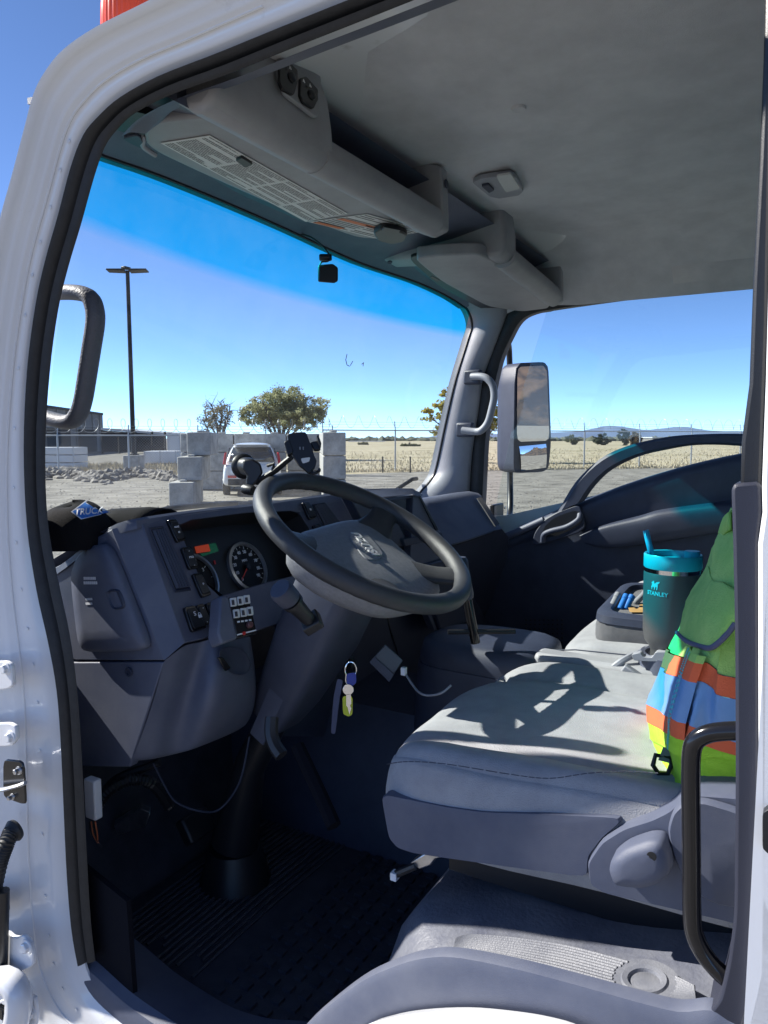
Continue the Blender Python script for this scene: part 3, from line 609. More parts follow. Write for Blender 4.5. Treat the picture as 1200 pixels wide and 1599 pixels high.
# aftermarket switch box
BX = (kp(375, 960, .90), V((-.25, -.9, .38)).normalized())
def bq(pts, off, h, name, m, par, bevel=.001): return MB().prism([PL(u, v, BX, off) for u, v in pts], BX[1]*h).build(name, m, par, bevel=bevel)
cbx = bq([(345,930),(358,932),(372,997),(347,1006),(341,990)], .004, -.04, 'control_box', M_grey, truck, bevel=.004)
bq([(356,933),(389,929),(402,990),(371,997)], 0, -.03, 'box_face', M_gloss, cbx, bevel=.002)
M_btn = mat('white_button', (.58, .60, .60), .4)
for cx_, cy_ in ((363,941),(374,939),(384,937),(368,959),(379,957),(389,955)):
    b = bq([(cx_-5.2, cy_-6.4), (cx_+4, cy_-7.4), (cx_+5.6, cy_+6), (cx_-3.6, cy_+7)], 0, .006, 'push_button', M_btn, cbx, bevel=.0015)
    bq([(cx_-1.4, cy_-3.8), (cx_+2.6, cy_-4.2), (cx_+3.6, cy_+3.6), (cx_-.4, cy_+4)], .006, .0008, 'button_label', M_ink, b, bevel=0)
for i in range(4): bq([(370.5+i*6, 970-i*.9), (374.5+i*6, 969.4-i*.9), (375+i*6, 972-i*.9), (371+i*6, 972.6-i*.9)], 0, .0006, 'marking', M_letter, cbx, bevel=0)
MB().lathe([(.006, 0), (.006, .006), (.004, .008)], PL(389, 976, BX, 0), BX[1], 16).build('knob', mat('dusky_red', (.12, .05, .05), .4), cbx)
bq([(370,990.5),(400,983),(400.4,985),(370.5,992.5)], 0, .0006, 'white_line', M_letter, cbx, bevel=0)
MB().lathe([(.0035, 0), (.003, .003)], PL(381, 989, BX, 0), BX[1], 12).build('pilot_lamp', M_red, cbx)

# ------------------------------------------------------------------ steering wheel and column
T_ = R(29.56); WC = V((.42, .747, .707)); E1 = V((1, 0, 0)); E2 = V((0, math.cos(T_), math.sin(T_))); WN = E1.cross(E2)
def wp(a, b, o=0): return WC+E1*a+E2*b+WN*o
RR, rr = .2135, .0178
mb = MB(); rows = []
for i in range(180):
    th = 2*math.pi*i/180; d = E1*math.cos(th)+E2*math.sin(th); row = []
    for j in range(16):
        ph = 2*math.pi*j/16; cx_, cz = math.cos(ph), math.sin(ph)
        k = 1.0
        if cz < .3 and cx_ < .5 and not (.9 < th % math.pi < 1.0): k -= .055*(.5+.5*math.sin(th*52))*min(1, (.3-cz)*1.2)
        row.append(WC+d*(RR+rr*k*cx_)+WN*rr*k*cz*1.05)
    rows.append(row)
stw = mb.grid(rows, cu=True, cv=True).build('steering_wheel', M_steer, truck, ang=80)
pad = [(-.160,.005),(-.150,.045),(-.10,.072),(-.046,.078),(.05,.085),(.115,.078),(.135,.05),(.122,.0),(.105,-.07),(.095,-.125),(.05,-.150),(-.02,-.150),(-.09,-.125),(-.145,-.055)]
pp = sm([V((a*1.09+.004, b*1.09, 0)) for a, b in pad], 4, True)
lay = [(.86,-.085),(.98,-.066),(1.03,-.046),(1.03,-.036),(.99,-.028),(.9,-.0235),(.7,-.018),(.4,-.0145),(.02,-.014)]
hub = MB().grid([[wp(p.x*s-.01*(1-s), p.y*s-.02*(1-s), o) for p in pp] for s, o in lay], cu=True, cap=True).build('airbag_cover', M_air, stw, ang=50)
MB().tube([wp(p.x*1.022, p.y*1.022, -.041) for p in pp], .0016, 5, closed=True).build('cover_seam', M_black, hub)
# raised badge field
HB = (wp(0, 0, -.0135), WN)
bp_ = rq([PL(u, v, HB, 0) for u, v in [(544,838),(556,826),(572,832),(598,862),(596,872),(572,876)]], .3, 3)
bd = MB().prism([p-WN*.003 for p in bp_], WN*.0042).build('badge_field', M_air, hub, bevel=.001)
M_emb = mat('badge_metal', (.7, .71, .73), .35, .4)
a_ = PL(590, 868, HB, .002); b_ = PL(554, 831, HB, .002); xd = (b_-a_); yv = PL(560, 862, HB)-PL(576, 846, HB)
text('ISUZU', .029, (a_+b_)/2, xd, yv, M_emb, 'badge_lettering', hub, ext=.001, bold=.0008)
for th, w0, w1 in ((20, .050, .034), (161, .040, .03), (-52, .042, .034), (-124, .042, .034)):
    a = R(th); d = V((math.cos(a), math.sin(a), 0)); n_ = V((-d.y, d.x, 0)); rows = []
    for r_, w, o in ((.075, w0, -.026), (.13, w0*.95, -.024), (.17, w1*.9, -.014), (.197, w1, -.003), (.214, w1*1.1, 0)):
        c = d*r_
        rows.append([wp(*(c+n_*w*x_)[:2], o+z_) for x_, z_ in ((-1, -.006), (-.85, .004), (0, .007), (.85, .004), (1, -.006), (.7, -.016), (-.7, -.016))])
    MB().grid(rows, cu=True, cap=True).build('spoke', M_steer, stw, sub=1)
def cl_(t, a, b): return WC - WN*t + E1*a + E2*b
def csec(t, w, h, o=0, r=.2): return rq([cl_(t, -w, -h+o), cl_(t, w, -h+o), cl_(t, w, h+o), cl_(t, -w, h+o)], r, 3)
col = MB().grid([csec(.075, .066, .05), csec(.085, .080, .062), csec(.12, .084, .066), csec(.24, .080, .066, -.005), csec(.40, .062, .052, -.005), csec(.46, .048, .04, -.005)], cu=True, cap=True).build('column_shroud', M_shroud, truck, ang=50)
MB().grid([csec(.062, .048, .045), csec(.09, .062, .055)], cu=True, cap=True).build('column_neck', M_greyl, col)
MB().tube([cl_(.44, 0, 0), cl_(.62, 0, .0), (.42, 1.10, -.02)], [.034, .036, .055], 16).build('column_boot', M_black, col)
MB().lathe([(.06, 0), (.075, -.06), (.085, -.09)], (.42, 1.10, -.03), (0, 0, 1), 20).build('boot_flange', M_black, col)
MB().prism([cl_(.34, -.064, -.03), cl_(.34, -.064, .01), cl_(.50, -.05, .01), cl_(.50, -.05, -.03)], (-.004, 0, 0)).build('shroud_flap', M_grey, col)
# stalk on the left of the column
s0 = D(487, 972, 1.16); s1 = D(440, 922, 1.10)
bz = MB().tube([s0+(s0-s1)*.1, lerp(s0, s1, .1)], .022, 4).build('stalk_socket', M_black, col, bevel=.003)
st = MB().tube([s0, lerp(s0, s1, .3), lerp(s0, s1, .6), lerp(s0, s1, .62), lerp(s0, s1, .7)], [.011, .012, .014, .017, .017], 16).build('stalk', M_black, col)
MB().tube([lerp(s0, s1, .72), lerp(s0, s1, .75), lerp(s0, s1, 1.0), lerp(s0, s1, 1.06)], [.015, .018, .019, .016], 18).build('stalk_knob', M_greyd, st)
s2a = Y(690, 890, .80); s2b = Y(684, 880, .74)
MB().tube([WC-WN*.1+E1*.06, s2a], .008, 10).build('stalk', M_black, col); 
# tilt lever and ignition
MB().tube(sm([D(425,1120,1.28), D(424,1145,1.27), D(430,1165,1.26), D(440,1180,1.25)], 4), [.012]*13, 8).build('tilt_lever', M_black, col)
ig = MB().lathe([(.017, 0), (.017, .012), (.012, .014)], X(543, 1038, .487), (1, -.6, -.1), 18).build('ignition_lock', M_black, col)

# ------------------------------------------------------------------ floor, seat platform, sill
def ss(a, b, x): t = max(0, min(1, (x-a)/(b-a))); return t*t*(3-2*t)
def zt(y): return .218+.165*(.38-max(y, -.2))
def zplat(x, y):
    k = ss(0, .13, x); y0 = lerp(.34, .475, k); y1 = lerp(.80, .62, k); d = lerp(.36, .36, k)
    return zt(y)-d*ss(y0, y1, y)-.012*(1-ss(0, .02, x))+.012*math.sin(y*17+x*9)*ss(.06, .14, x)*(1-ss(.3, .5, y))*.6
xs = [.012,.016,.02,.04,.06,.09,.12,.16,.22,.3,.4,.55,.75,1.0,1.4,1.85]; ys = [-.45+i*1.2/48 for i in range(49)]
MB().grid([[V((x, y, zplat(x, y))) for x in xs] for y in ys]).build('seat_platform', M_vinyl, truck)
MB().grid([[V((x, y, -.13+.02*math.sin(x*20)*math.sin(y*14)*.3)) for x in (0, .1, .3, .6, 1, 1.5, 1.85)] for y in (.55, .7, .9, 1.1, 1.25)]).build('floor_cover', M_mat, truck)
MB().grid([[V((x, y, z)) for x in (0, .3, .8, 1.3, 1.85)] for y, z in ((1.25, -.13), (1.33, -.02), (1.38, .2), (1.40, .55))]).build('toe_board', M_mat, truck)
# floor mat with ribs and studs
fm = MB().box((.40, .93, -.118), (.60, .62, .012)).build('floor_mat', M_mat, truck, bevel=.004)
rb = MB()
for i in range(16):
    y = .96+i*.016; rb.tube([(.14+.05*math.sin(i), y, -.111), (.4, y+.006, -.110), (.68, y, -.111)], .0042, 5)
for i in range(16):
    for j in range(8): rb.box((.14+i*.034, .64+j*.036, -.110), (.018, .018, .008))
o = rb.build('mat_tread', M_mat, fm); o['kind'] = 'stuff'
# engine tunnel and console
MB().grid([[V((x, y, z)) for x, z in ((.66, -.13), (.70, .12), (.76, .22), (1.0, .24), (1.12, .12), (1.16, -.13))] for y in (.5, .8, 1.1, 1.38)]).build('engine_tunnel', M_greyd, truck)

# sill: rolled edge, side face
se = [(420,1680),(470,1612),(520,1566),(570,1530),(620,1508),(660,1497),(710,1495),(800,1512),(900,1538),(1000,1566),(1060,1580),(1110,1578),(1150,1600),(1260,1640)]
sE = sm([X(u, v, -.004) for u, v in se], 4)
MB().grid([[V((.03, p.y, min(p.z, zplat(.03, p.y))-.002)), V((.014, p.y, p.z+.002)), V((.003, p.y, p.z+.002)), p, V((-.010, p.y, p.z-.012)), V((-.014, p.y, p.z-.05)), V((-.018, p.y, p.z-.14)), V((-.018, p.y, p.z-.4))] for p in sE]).build('sill_trim', M_grey, truck)
se2 = [(120,1500),(150,1525),(190,1562),(235,1595),(290,1630),(350,1650),(420,1660),(500,1700)]
s2E = sm([X(u, v, .004) for u, v in se2], 4)
MB().grid([[V((.12, p.y+.0, p.z-.02)), V((.02, p.y, p.z+.008)), p, V((-.004, p.y, p.z-.02)), V((-.006, p.y, p.z-.2))] for p in s2E]).build('sill_trim', M_grey, truck)
wa = [(500,1660),(560,1608),(600,1592),(650,1583),(720,1580),(790,1586),(850,1596),(900,1612),(960,1650)]
wE = sm([X(u, v, -.045) for u, v in wa], 4)
MB().grid([[V((-.02, p.y, p.z-.012)), V((-.045, p.y, p.z)), V((-.055, p.y, p.z-.01)), V((-.06, p.y, p.z-.05)), V((-.06, p.y, p.z-.3))] for p in wE]).build('fender', M_white, truck)
# ribbed tread plate
TP = (V((.05, .38, .223)), V((0, .165, 1)).normalized())
back = sm([PL(u, v, TP) for u, v in [(712,1474),(735,1468),(800,1472),(880,1484),(960,1504),(1040,1528),(1085,1550)]], 24)
frnt = sm([PL(u, v, TP) for u, v in [(706,1494),(730,1497),(800,1513),(880,1533),(960,1556),(1040,1575),(1088,1573)]], 24)
n_ = min(len(back), len(frnt))
tp = MB().grid([[lerp(back[i], frnt[i], s)+V((0, 0, .003)) for s in (0, .5, 1)] for i in range(n_)]).build('tread_plate', M_tread, truck, solid=.005)
rb = MB(); RC = PL(1008, 1540, TP)
for k in range(11):
    s = .04+k*.92/10; path = [lerp(back[i], frnt[i], s)+V((0, 0, .007)) for i in range(1, n_-1)]
    seg = []
    for p in path:
        if (p-RC).length < .035:
            if len(seg) > 1: rb.tube(seg, .0024, 6)
            seg = []
        else: seg.append(p)
    if len(seg) > 1: rb.tube(seg, .0024, 6)
rb.build('tread_rib', M_tread, tp)
MB().lathe([(.040, .001), (.039, .0075), (.027, .0075), (.025, .010), (.019, .009), (.016, .002), (.0, .001)], RC, TP[1], 32, cap=False).build('tread_cup', M_tread, tp)
# ------------------------------------------------------------------ driver's seat
def seat_cushion(out, ztop, h, name, m, parent, dish=.02, grooves=True, seamz=.0):
    P = sm([V((x, y, 0)) for x, y in out], 5, True); c = sum(P, V())/len(P)
    hw = max(abs(p.x-c.x) for p in P); hy = max(abs(p.y-c.y) for p in P)
    def top(p):
        a = (p.x-c.x)/hw; z = ztop(p.x, p.y) - dish*max(0, 1-a*a*1.3)**1.0 + .014*math.exp(-((abs(a)-.74)/.16)**2) + .0035*math.sin(p.y*23+a*5)*math.sin(a*7+1)
        if grooves: z -= .010*math.exp(-((abs(a)-.50)/.022)**2)
        return z
    rows = []
    for s in [.01]+[.04*i for i in range(1, 22)]:
        rows.append([V((lerp(c.x, p.x, s), lerp(c.y, p.y, s), top(lerp(c, p, s)))) for p in P])
    for s, d in ((.89, .002), (.92, .006), (.945, .013), (.958, .0205), (.963, .0225), (.968, .0225), (.982, .031), (.997, .048), (1.008, .07), (1.01, .092), (1.0, h*.82), (.985, h)):
        rows.append([V((lerp(c.x, p.x, s), lerp(c.y, p.y, s), top(lerp(c, p, min(s, .93)))-d)) for p in P])
    return MB().grid(rows, cu=True, cap=True).build(name, m, parent, ang=89)
seat = MB()
outl = [(.115,-.2),(.113,0),(.113,.2),(.113,.4),(.118,.49),(.155,.545),(.25,.572),(.41,.588),(.56,.575),(.68,.545),(.735,.48),(.75,.35),(.752,.1),(.75,-.2)]
def sz(x, y): return .447-.029*ss(.45, .74, x)+.075*(.5-y)*max(0, .82-x)-.5*max(0, y-.46)**1.5
cushion = seat_cushion(outl, sz, .15, 'driver_seat', M_seat, truck)
# stitched seam
SP = sm([X(u, v, .118) for u, v in [(606,1192),(640,1188),(700,1192),(800,1208),(860,1214),(920,1206),(980,1203),(1030,1206)]], 5)
st_ = MB()
for i in range(len(SP)-1): st_.tube([SP[i]+V((-.003, 0, 0)), lerp(SP[i], SP[i+1], .82)+V((-.003, 0, 0))], .0007, 5)
st_.build('stitching', M_greyd, cushion)
# plastic valance
va = [(597,1244),(606,1239),(640,1246),(700,1258),(760,1266),(860,1269),(968,1274),(972,1282),(945,1305),(922,1335),(920,1368),(800,1352),(650,1331),(622,1322),(608,1306)]
vx = .112
P = rq([X(u, v, vx) for u, v in va], .2, 2); cc = sum(P, V())/len(P)
vl = MB().grid([[p+V((.10, 0, 0)) for p in P], [p+V((.008, 0, 0)) for p in P], P, [lerp(cc, p, .985)+V((-.005, 0, 0)) for p in P], [lerp(cc, p, .6)+V((-.006, 0, 0)) for p in P], [lerp(cc, p, .02)+V((-.006, 0, 0)) for p in P]], cu=True, cap=True).build('seat_valance', M_grey, cushion, ang=50)
fl_ = X(600, 1245, vx); fb_ = X(612, 1312, vx)
MB().grid([[fl_, fl_+V((.02, .004, 0)), fl_+V((.2, .03, .0)), fl_+V((.5, .02, 0)), fl_+V((.62, -.05, 0)), fl_+V((.64, -.5, 0))], [fb_, fb_+V((.02, .004, 0)), fb_+V((.2, .03, .0)), fb_+V((.5, .02, 0)), fb_+V((.62, -.05, 0)), fb_+V((.64, -.5, 0))]]).build('seat_valance', M_grey, cushion)
MB().box((.43, .15, .29), (.5, .6, .10)).build('seat_frame', M_black, cushion)
ra = [(918,1345),(940,1312),(975,1290),(1020,1276),(1048,1262),(1066,1244),(1090,1236),(1150,1240),(1260,1255),(1300,1480),(1148,1438),(1040,1413),(945,1392),(922,1378)]
P = rq([X(u, v, .100) for u, v in ra], .22, 2); cc = sum(P, V())/len(P)
rc = MB().grid([[p+V((.06, 0, 0)) for p in P], P, [lerp(cc, p, .97)+V((-.008, 0, 0)) for p in P], [lerp(cc, p, .5)+V((-.010, 0, 0)) for p in P], [lerp(cc, p, .02)+V((-.010, 0, 0)) for p in P]], cu=True, cap=True).build('recliner_cover', M_grey, cushion, ang=50)
P = rq([X(u, v, .088) for u, v in [(1044,1290),(1052,1262),(1070,1246),(1100,1244),(1160,1262),(1220,1300),(1230,1420),(1120,1410),(1075,1380),(1052,1330)]], .3, 2); cc = sum(P, V())/len(P)
MB().grid([P, [p+V((-.006, 0, 0)) for p in P], [lerp(cc, p, .94)+V((-.011, 0, 0)) for p in P], [lerp(cc, p, .02)+V((-.012, 0, 0)) for p in P]], cu=True, cap=True).build('pivot_cover', M_grey, rc, ang=50)
P = rq([X(u, v, .088) for u, v in [(958,1345),(962,1326),(985,1308),(1020,1296),(1040,1297),(1052,1318),(1055,1342),(1042,1360),(1010,1370),(966,1366)]], .3, 2); cc = sum(P, V())/len(P)
kb = MB().grid([P, [p+V((-.022, 0, 0)) for p in P], [lerp(cc, p, .9)+V((-.031, 0, 0)) for p in P], [lerp(cc, p, .5)+V((-.034, 0, 0)) for p in P], [lerp(cc, p, .02)+V((-.034, 0, 0)) for p in P]], cu=True, cap=True).build('recliner_lever', M_grey, rc, ang=60)
c = X(1018, 1337, .055); MB().lathe([(.0055, 0), (.0055, .0008), (.003, .001)], c, (-1, 0, 0), 14).build('screw', M_black, kb)
br = MB().prism([X(u, v, .15) for u, v in [(640,1348),(668,1330),(705,1331),(702,1336),(680,1342),(672,1352),(655,1358)]], (.02, 0, 0)).build('seat_rail', M_steel, cushion, bevel=.002)
MB().tube([X(650, 1352, .15), X(612, 1368, .15)], .006, 8).build('slide_rail', M_black, br); MB().box(X(617, 1367, .148), (.012, .01, .012)).build('rail_cap', M_letter, br)
# backrest
brs = []
for z, y, d, w in ((.42,.09,.16,.24),(.5,.10,.17,.25),(.65,.07,.17,.255),(.8,.03,.16,.25),(.95,-.03,.15,.24),(1.05,-.07,.13,.22),(1.12,-.10,.10,.19)):
    brs.append(rq([V((.43-w, y-d, z)), V((.43+w, y-d, z)), V((.43+w, y-.01, z)), V((.43-w, y-.01, z))], .25, 3))
MB().grid(brs, cu=True, cap=True).build('backrest', M_seat, cushion, ang=70)

# passenger bench: cushion and folded upholstered tray
out2 = [(.80,-.2),(.79,.1),(.79,.30),(.795,.42),(.83,.475),(.92,.487),(1.1,.49),(1.3,.49),(1.55,.485),(1.68,.45),(1.70,.3),(1.70,-.2)]
bench = seat_cushion(out2, lambda x, y: .44+.05*(.5-y)-.5*max(0, y-.40)**1.5, .09, 'passenger_seat', M_seat, truck, dish=.004, grooves=False)
MB().box((1.25, .1, .30), (.88, .7, .10)).build('seat_base', M_greyd, bench, bevel=.01)
MB().tube([X(u, v, .795)+V((-.004, 0, 0)) for u, v in [(864,1015),(900,1014),(950,1019),(1000,1024)]], .0015, 5).build('stitching', M_greyd, bench)
TR = (V((1.0, .3, .575)), V((0, 0, 1)))
def trp(u, v, z=.575): return Z(u, v, z)
a_ = X(928, 962, .86); TH = a_.z-.575
tx0, ty0 = a_.x, a_.y
tray = [V((tx0, ty0, 0)), V((tx0+.42, ty0+.02, 0)), V((tx0+.42, ty0-.32, 0)), V((tx0-.0, ty0-.32, 0))]
P = rq(tray, .15, 4); cc = sum(P, V())/len(P)
orgz = [(.98,a_.z-.085,0),(1.01,a_.z-.075,0),(1.03,a_.z-.05,0),(1.03,a_.z-.025,0),(1.0,a_.z-.004,0)]
bt = MB().grid([[V((lerp(cc.x, p.x, s), lerp(cc.y, p.y, s), z)) for p in P] for s, z, _ in orgz], cu=True, cap=True).build('fold_down_tray', M_seatd, bench, ang=60)
Pi = [lerp(cc, p, .80) for p in P]
MB().grid([[V((p.x, p.y, z+TH)) for p in Q] for Q, z in (([lerp(cc, p, 1.03) for p in P], .562), ([lerp(cc, p, 1.02) for p in P], .578), ([lerp(cc, p, .96) for p in P], .584), ([lerp(cc, p, .86) for p in P], .583), ([lerp(cc, p, .84) for p in P], .575), (Pi, .53), ([lerp(cc, p, .05) for p in P], .528))], cu=True, cap=True).build('tray_rim', M_greyd, bt, ang=50)
M_blue = mat('pen_blue', (.02, .16, .5), .35); M_pgrey = mat('pen_grey', (.25, .26, .28), .4); M_card = mat('kraft_card', (.45, .27, .09), .8, col2=(.5, .31, .12), nscale=40)
def pen(u0, v0, u1, v1, m, label, r=.0075):
    p, q = Z(u0, v0, .570+TH), Z(u1, v1, .600+TH)
    t = thing('pen', label, 'pen', p); MB().tube([p, lerp(p, q, .02), lerp(p, q, .7)], [r*.8, r, r], 10).build('barrel', m, t)
    MB().tube([lerp(p, q, .7), lerp(p, q, .72), lerp(p, q, .97), q], [r*.9, r*1.12, r*1.1, r*.7], 10).build('cap', m, t)
pen(953,952,966,927, M_pgrey, 'grey marker pen at the left in the seat tray, beside the blue pens')
pen(968,952,979,929, M_blue, 'blue pen in the seat tray, next to the grey marker pen')
pen(977,952,988,930, M_blue, 'blue pen in the seat tray, nearest the brown card')
pen(990,944,1012,922, M_pgrey, 'grey marker pen behind the brown card in the seat tray')
cdt = thing('card', 'piece of brown kraft card with a notch in the seat tray', 'card', Z(995, 952, .54+TH))
MB().prism([Z(u, v, .575+TH) for u, v in [(982,944),(991,947),(994,952),(1000,951),(1002,945),(1012,944),(1016,956),(986,956)]], (0, .004, .001)).build('sheet', M_card, cdt)

# tray and cup holder between the seats
ctr = MB().box((.772, .20, .383), (.062, .62, .09)).build('centre_console', M_over, truck, bevel=.012)
cpz = .455
tc_ = X(1040, 1020, .80)
TC = V((.80, .235, .452))
MB().lathe([(.062, -.05), (.060, 0), (.056, .004), (.048, .002), (.046, -.03), (0, -.032)], TC, (0, 0, 1), 28, cap=False).build('cup_holder', M_grey, ctr)
MB().tube(sm([X(958, 1042, .75), X(975, 1030, .76), X(1000, 1018, .80), X(1012, 1012, .83)], 4), .007, 8).build('console_rim', M_greyl, ctr)
MB().prism(rq([X(u, v, .742) for u, v in [(986,1022),(1000,1019),(1005,1026),(1018,1027),(1024,1018),(1045,1018),(1045,1034),(990,1032)]], .2), (.02, 0, 0)).build('console_rim', M_greyl, ctr, bevel=.004)
bk = MB().box(X(990, 1054, .735), (.02, .05, .02), Matrix.Rotation(.5, 3, 'X')).build('belt_buckle', M_greyl, ctr, bevel=.003)
MB().box(X(984, 1051, .73), (.006, .014, .008)).build('release_button', M_red, bk, bevel=.001)

# gear selector
sb = [(.685,.50),(.68,.62),(.69,.74),(.75,.79),(.88,.78),(.92,.7),(.93,.6),(.92,.5),(.86,.46),(.75,.46)]
P = sm([V((x+.03, y+.02, 0)) for x, y in sb], 3, True); cc = sum(P, V())/len(P)
gb = MB().grid([[V((lerp(cc.x, p.x, s), lerp(cc.y, p.y, s), z)) for p in P] for s, z in ((1.06, .16), (1.03, .30), (1.0, .365))], cu=True, cap=True).build('shifter_base', M_greyd, truck)
MB().grid([[V((lerp(cc.x, p.x, s), lerp(cc.y, p.y, s), z+.10*(p.y-cc.y)*0)) for p in P] for s, z in ((.97, .362), (.98, .385), (.93, .415), (.8, .425), (.4, .428), (.02, .428))], cu=True, cap=True).build('shifter_top', M_greyd, gb, ang=60)
sl0, sl1, sl2 = D(740, 988, 1.66), D(730, 935, 1.65), D(718, 878, 1.64)
lv = MB().tube([sl0+(sl0-sl1)*.3, sl1], .011, 12).build('shift_lever', M_gloss, gb)
MB().tube([sl1, lerp(sl1, sl2, .1), lerp(sl1, sl2, .8), sl2, sl2+V((.0, .0, .012))], [.014, .017, .018, .02, .014], 14).build('shift_knob', M_greyd, lv)
MB().tube([sl0+V((-.03, .05, .002)), sl0+V((.05, -.08, .002))], .006, 8).build('shift_gate', M_black, gb)

# ------------------------------------------------------------------ B pillar, its handle and the hinges
bl = [(1142,762),(1148,755),(1189,752),(1191,800),(1185,845),(1186,1100),(1186,1400),(1184,1515),(1172,1570),(1150,1640),(1100,1590),(1124,1560),(1137,1505),(1147,1430),(1149,1200),(1148,1000),(1145,850)]
MB().prism(rq([X(u, v, -.004) for u, v in bl], .2, 2), (.06, 0, 0)).build('pillar_trim', M_btrim, truck, bevel=.004)
bu = [(1198,-120),(1192,100),(1186,250),(1176,440),(1170,600),(1158,690),(1156,770),(1190,770),(1193,690),(1200,500),(1204,300),(1212,-120)]
MB().prism([X(u, v, .004) for u, v in bu], (.09, 0, 0)).build('pillar_trim', M_black, truck, bevel=.006)
MB().prism([X(u, v, -.012) for u, v in [(1212,-150),(1204,300),(1196,600),(1190,760),(1191,800),(1184,850),(1185,1400),(1183,1520),(1165,1600),(1140,1680),(1300,1700),(1330,-150)]], (.10, 0, 0)).build('door_pillar', M_white, truck, bevel=.004)
MB().prism(rq([X(u, v, -.014) for u, v in [(1192,1262),(1200,1256),(1215,1258),(1215,1325),(1200,1324),(1192,1316)]], .2), (-.012, 0, 0)).build('door_striker', M_black, truck, bevel=.003)
ph = [(1165,1141),(1130,1142),(1105,1146),(1087,1157),(1080,1178),(1079,1230),(1080,1330),(1081,1430),(1086,1462),(1100,1490),(1122,1516),(1150,1540)]
MB().tube(sm([X(u, v, .02) for u, v in ph], 6), .0098, 16).build('grab_handle', M_gloss, truck)
def hinge(pl_, x, bolts, name='door_hinge', m=M_white, th=.008, rot=(-1, 0, 0)):
    h = MB().prism(rq([X(u, v, x) for u, v in pl_], .2, 2), (-th, 0, 0)).build(name, m, truck, bevel=.002)
    for (u, v, r_) in bolts:
        c = X(u, v, x-th)
        MB().lathe([(r_*1.5, 0), (r_*1.4, .002), (r_, .0025)], c, (-1, .0, 0), 16).build('washer', m if m is M_white else M_steel, h)
        MB().lathe([(r_, .002), (r_, .008), (r_*.8, .009)], c, (-1, 0, 0), 6).build('bolt', m if m is M_white else M_steel, h, smooth=False)
    return h
hinge([(-40,1034),(15,1030),(24,1036),(27,1068),(20,1074),(-40,1080)], -.068, [(11,1044,.0075)])
hinge([(-40,1130),(20,1126),(31,1132),(32,1152),(24,1163),(-40,1166)], -.068, [(18,1151,.008)])
hk = hinge([(8,1184),(40,1187),(44,1254),(36,1254),(8,1244)], -.064, [(30,1203,.005),(20,1244,.004)], 'check_strap', M_gloss, .004)
MB().tube([X(-40, 1236, -.085), X(10, 1232, -.085), X(32, 1226, -.085), X(40, 1222, -.08)], .007, 8, flat=.5).build('strap_arm', M_steel, hk)
hinge([(-40,1394),(10,1388),(16,1394),(17,1426),(-40,1440)], -.066, [(7,1414,.006)], 'lower_stay', M_gloss, .006)
hh = hinge([(8,1452),(18,1452),(26,1459),(34,1460),(42,1456),(53,1468),(58,1485),(58,1503),(48,1510),(6,1526),(-30,1530),(-30,1470)], -.066, [(43,1478,.009)])
hinge([(0,1560),(38,1548),(60,1553),(64,1580),(60,1602),(-20,1620)], -.066, [(50,1580,.009)])
MB().tube(sm([X(-30, 1540, -.10), X(10, 1530, -.10), X(30, 1560, -.10), X(20, 1620, -.10)], 4), .022, 14).build('door_hinge', M_white, truck)
MB().box(X(3, 1580, -.115), (.01, .018, .018)).build('hinge_pin', M_gloss, hh)
MB().tube([X(6, 1390, -.085), X(4, 1470, -.085), X(2, 1545, -.085)], .010, 10).build('stay_rod', M_black, truck)
# pocket pressing in the jamb
bt_c = X(27, 1294, -.058)
gt = MB().lathe([(.018, .0), (.020, .006), (.015, .014), (.012, .02)], bt_c, (-1, 0, -.2), 20).build('cable_boot', M_rubber, truck)
bp_ = sm([bt_c+V((-.01, 0, -.0)), X(10, 1318, -.085), X(0, 1345, -.09), X(-10, 1390, -.09)], 14)
MB().tube(bp_, [.0125+.002*(i % 2) for i in range(len(bp_))], 12).build('conduit', M_rubber, gt)

# loom and connector under the dash
wl = truck
MB().tube(sm([X(150, 1262, .14), X(170, 1235, .16), X(205, 1218, .2), X(240, 1225, .24), X(265, 1260, .28)], 14), [.011+.0018*(i % 2) for i in range(57)], 8).build('conduit', M_black, truck)
MB().tube(sm([X(160, 1240, .18), X(185, 1215, .2), X(225, 1200, .24), X(250, 1190, .26)], 8), .009, 8).build('conduit', M_black, truck)
MB().tube(sm([X(240, 1192, .2), X(255, 1222, .22), X(275, 1252, .24), X(315, 1267, .28), X(345, 1262, .32), X(375, 1220, .34), X(390, 1150, .36)], 8), .0022, 6).build('wire', M_greyd, truck)
cn = MB().box(X(146, 1246, .085), (.018, .03, .078)).build('connector', M_letter, truck, bevel=.003)
for i in range(4):
    p = X(140+i*3, 1283, .085); MB().tube(sm([p, p+V((.004, .0, -.03)), p+V((.01, .01*i-.02, -.05))], 4), .0015, 5).build('wire', M_orange if i % 2 else M_black, cn)
MB().prism([X(u, v, .26) for u, v in [(178,1290),(220,1262),(235,1270),(228,1290),(185,1304)]], (.02, .02, 0)).build('bracket', M_steel, truck, bevel=.002)
# pedal arm
MB().tube([D(465, 1165, 1.42), D(500, 1240, 1.36), D(522, 1290, 1.32)], .014, 8).build('brake_pedal', M_deep, truck)
MB().box((.36, 1.16, .03), (.08, .03, .06), Matrix.Rotation(-.6, 3, 'X')).build('pedal_pad', M_black, truck, bevel=.006)

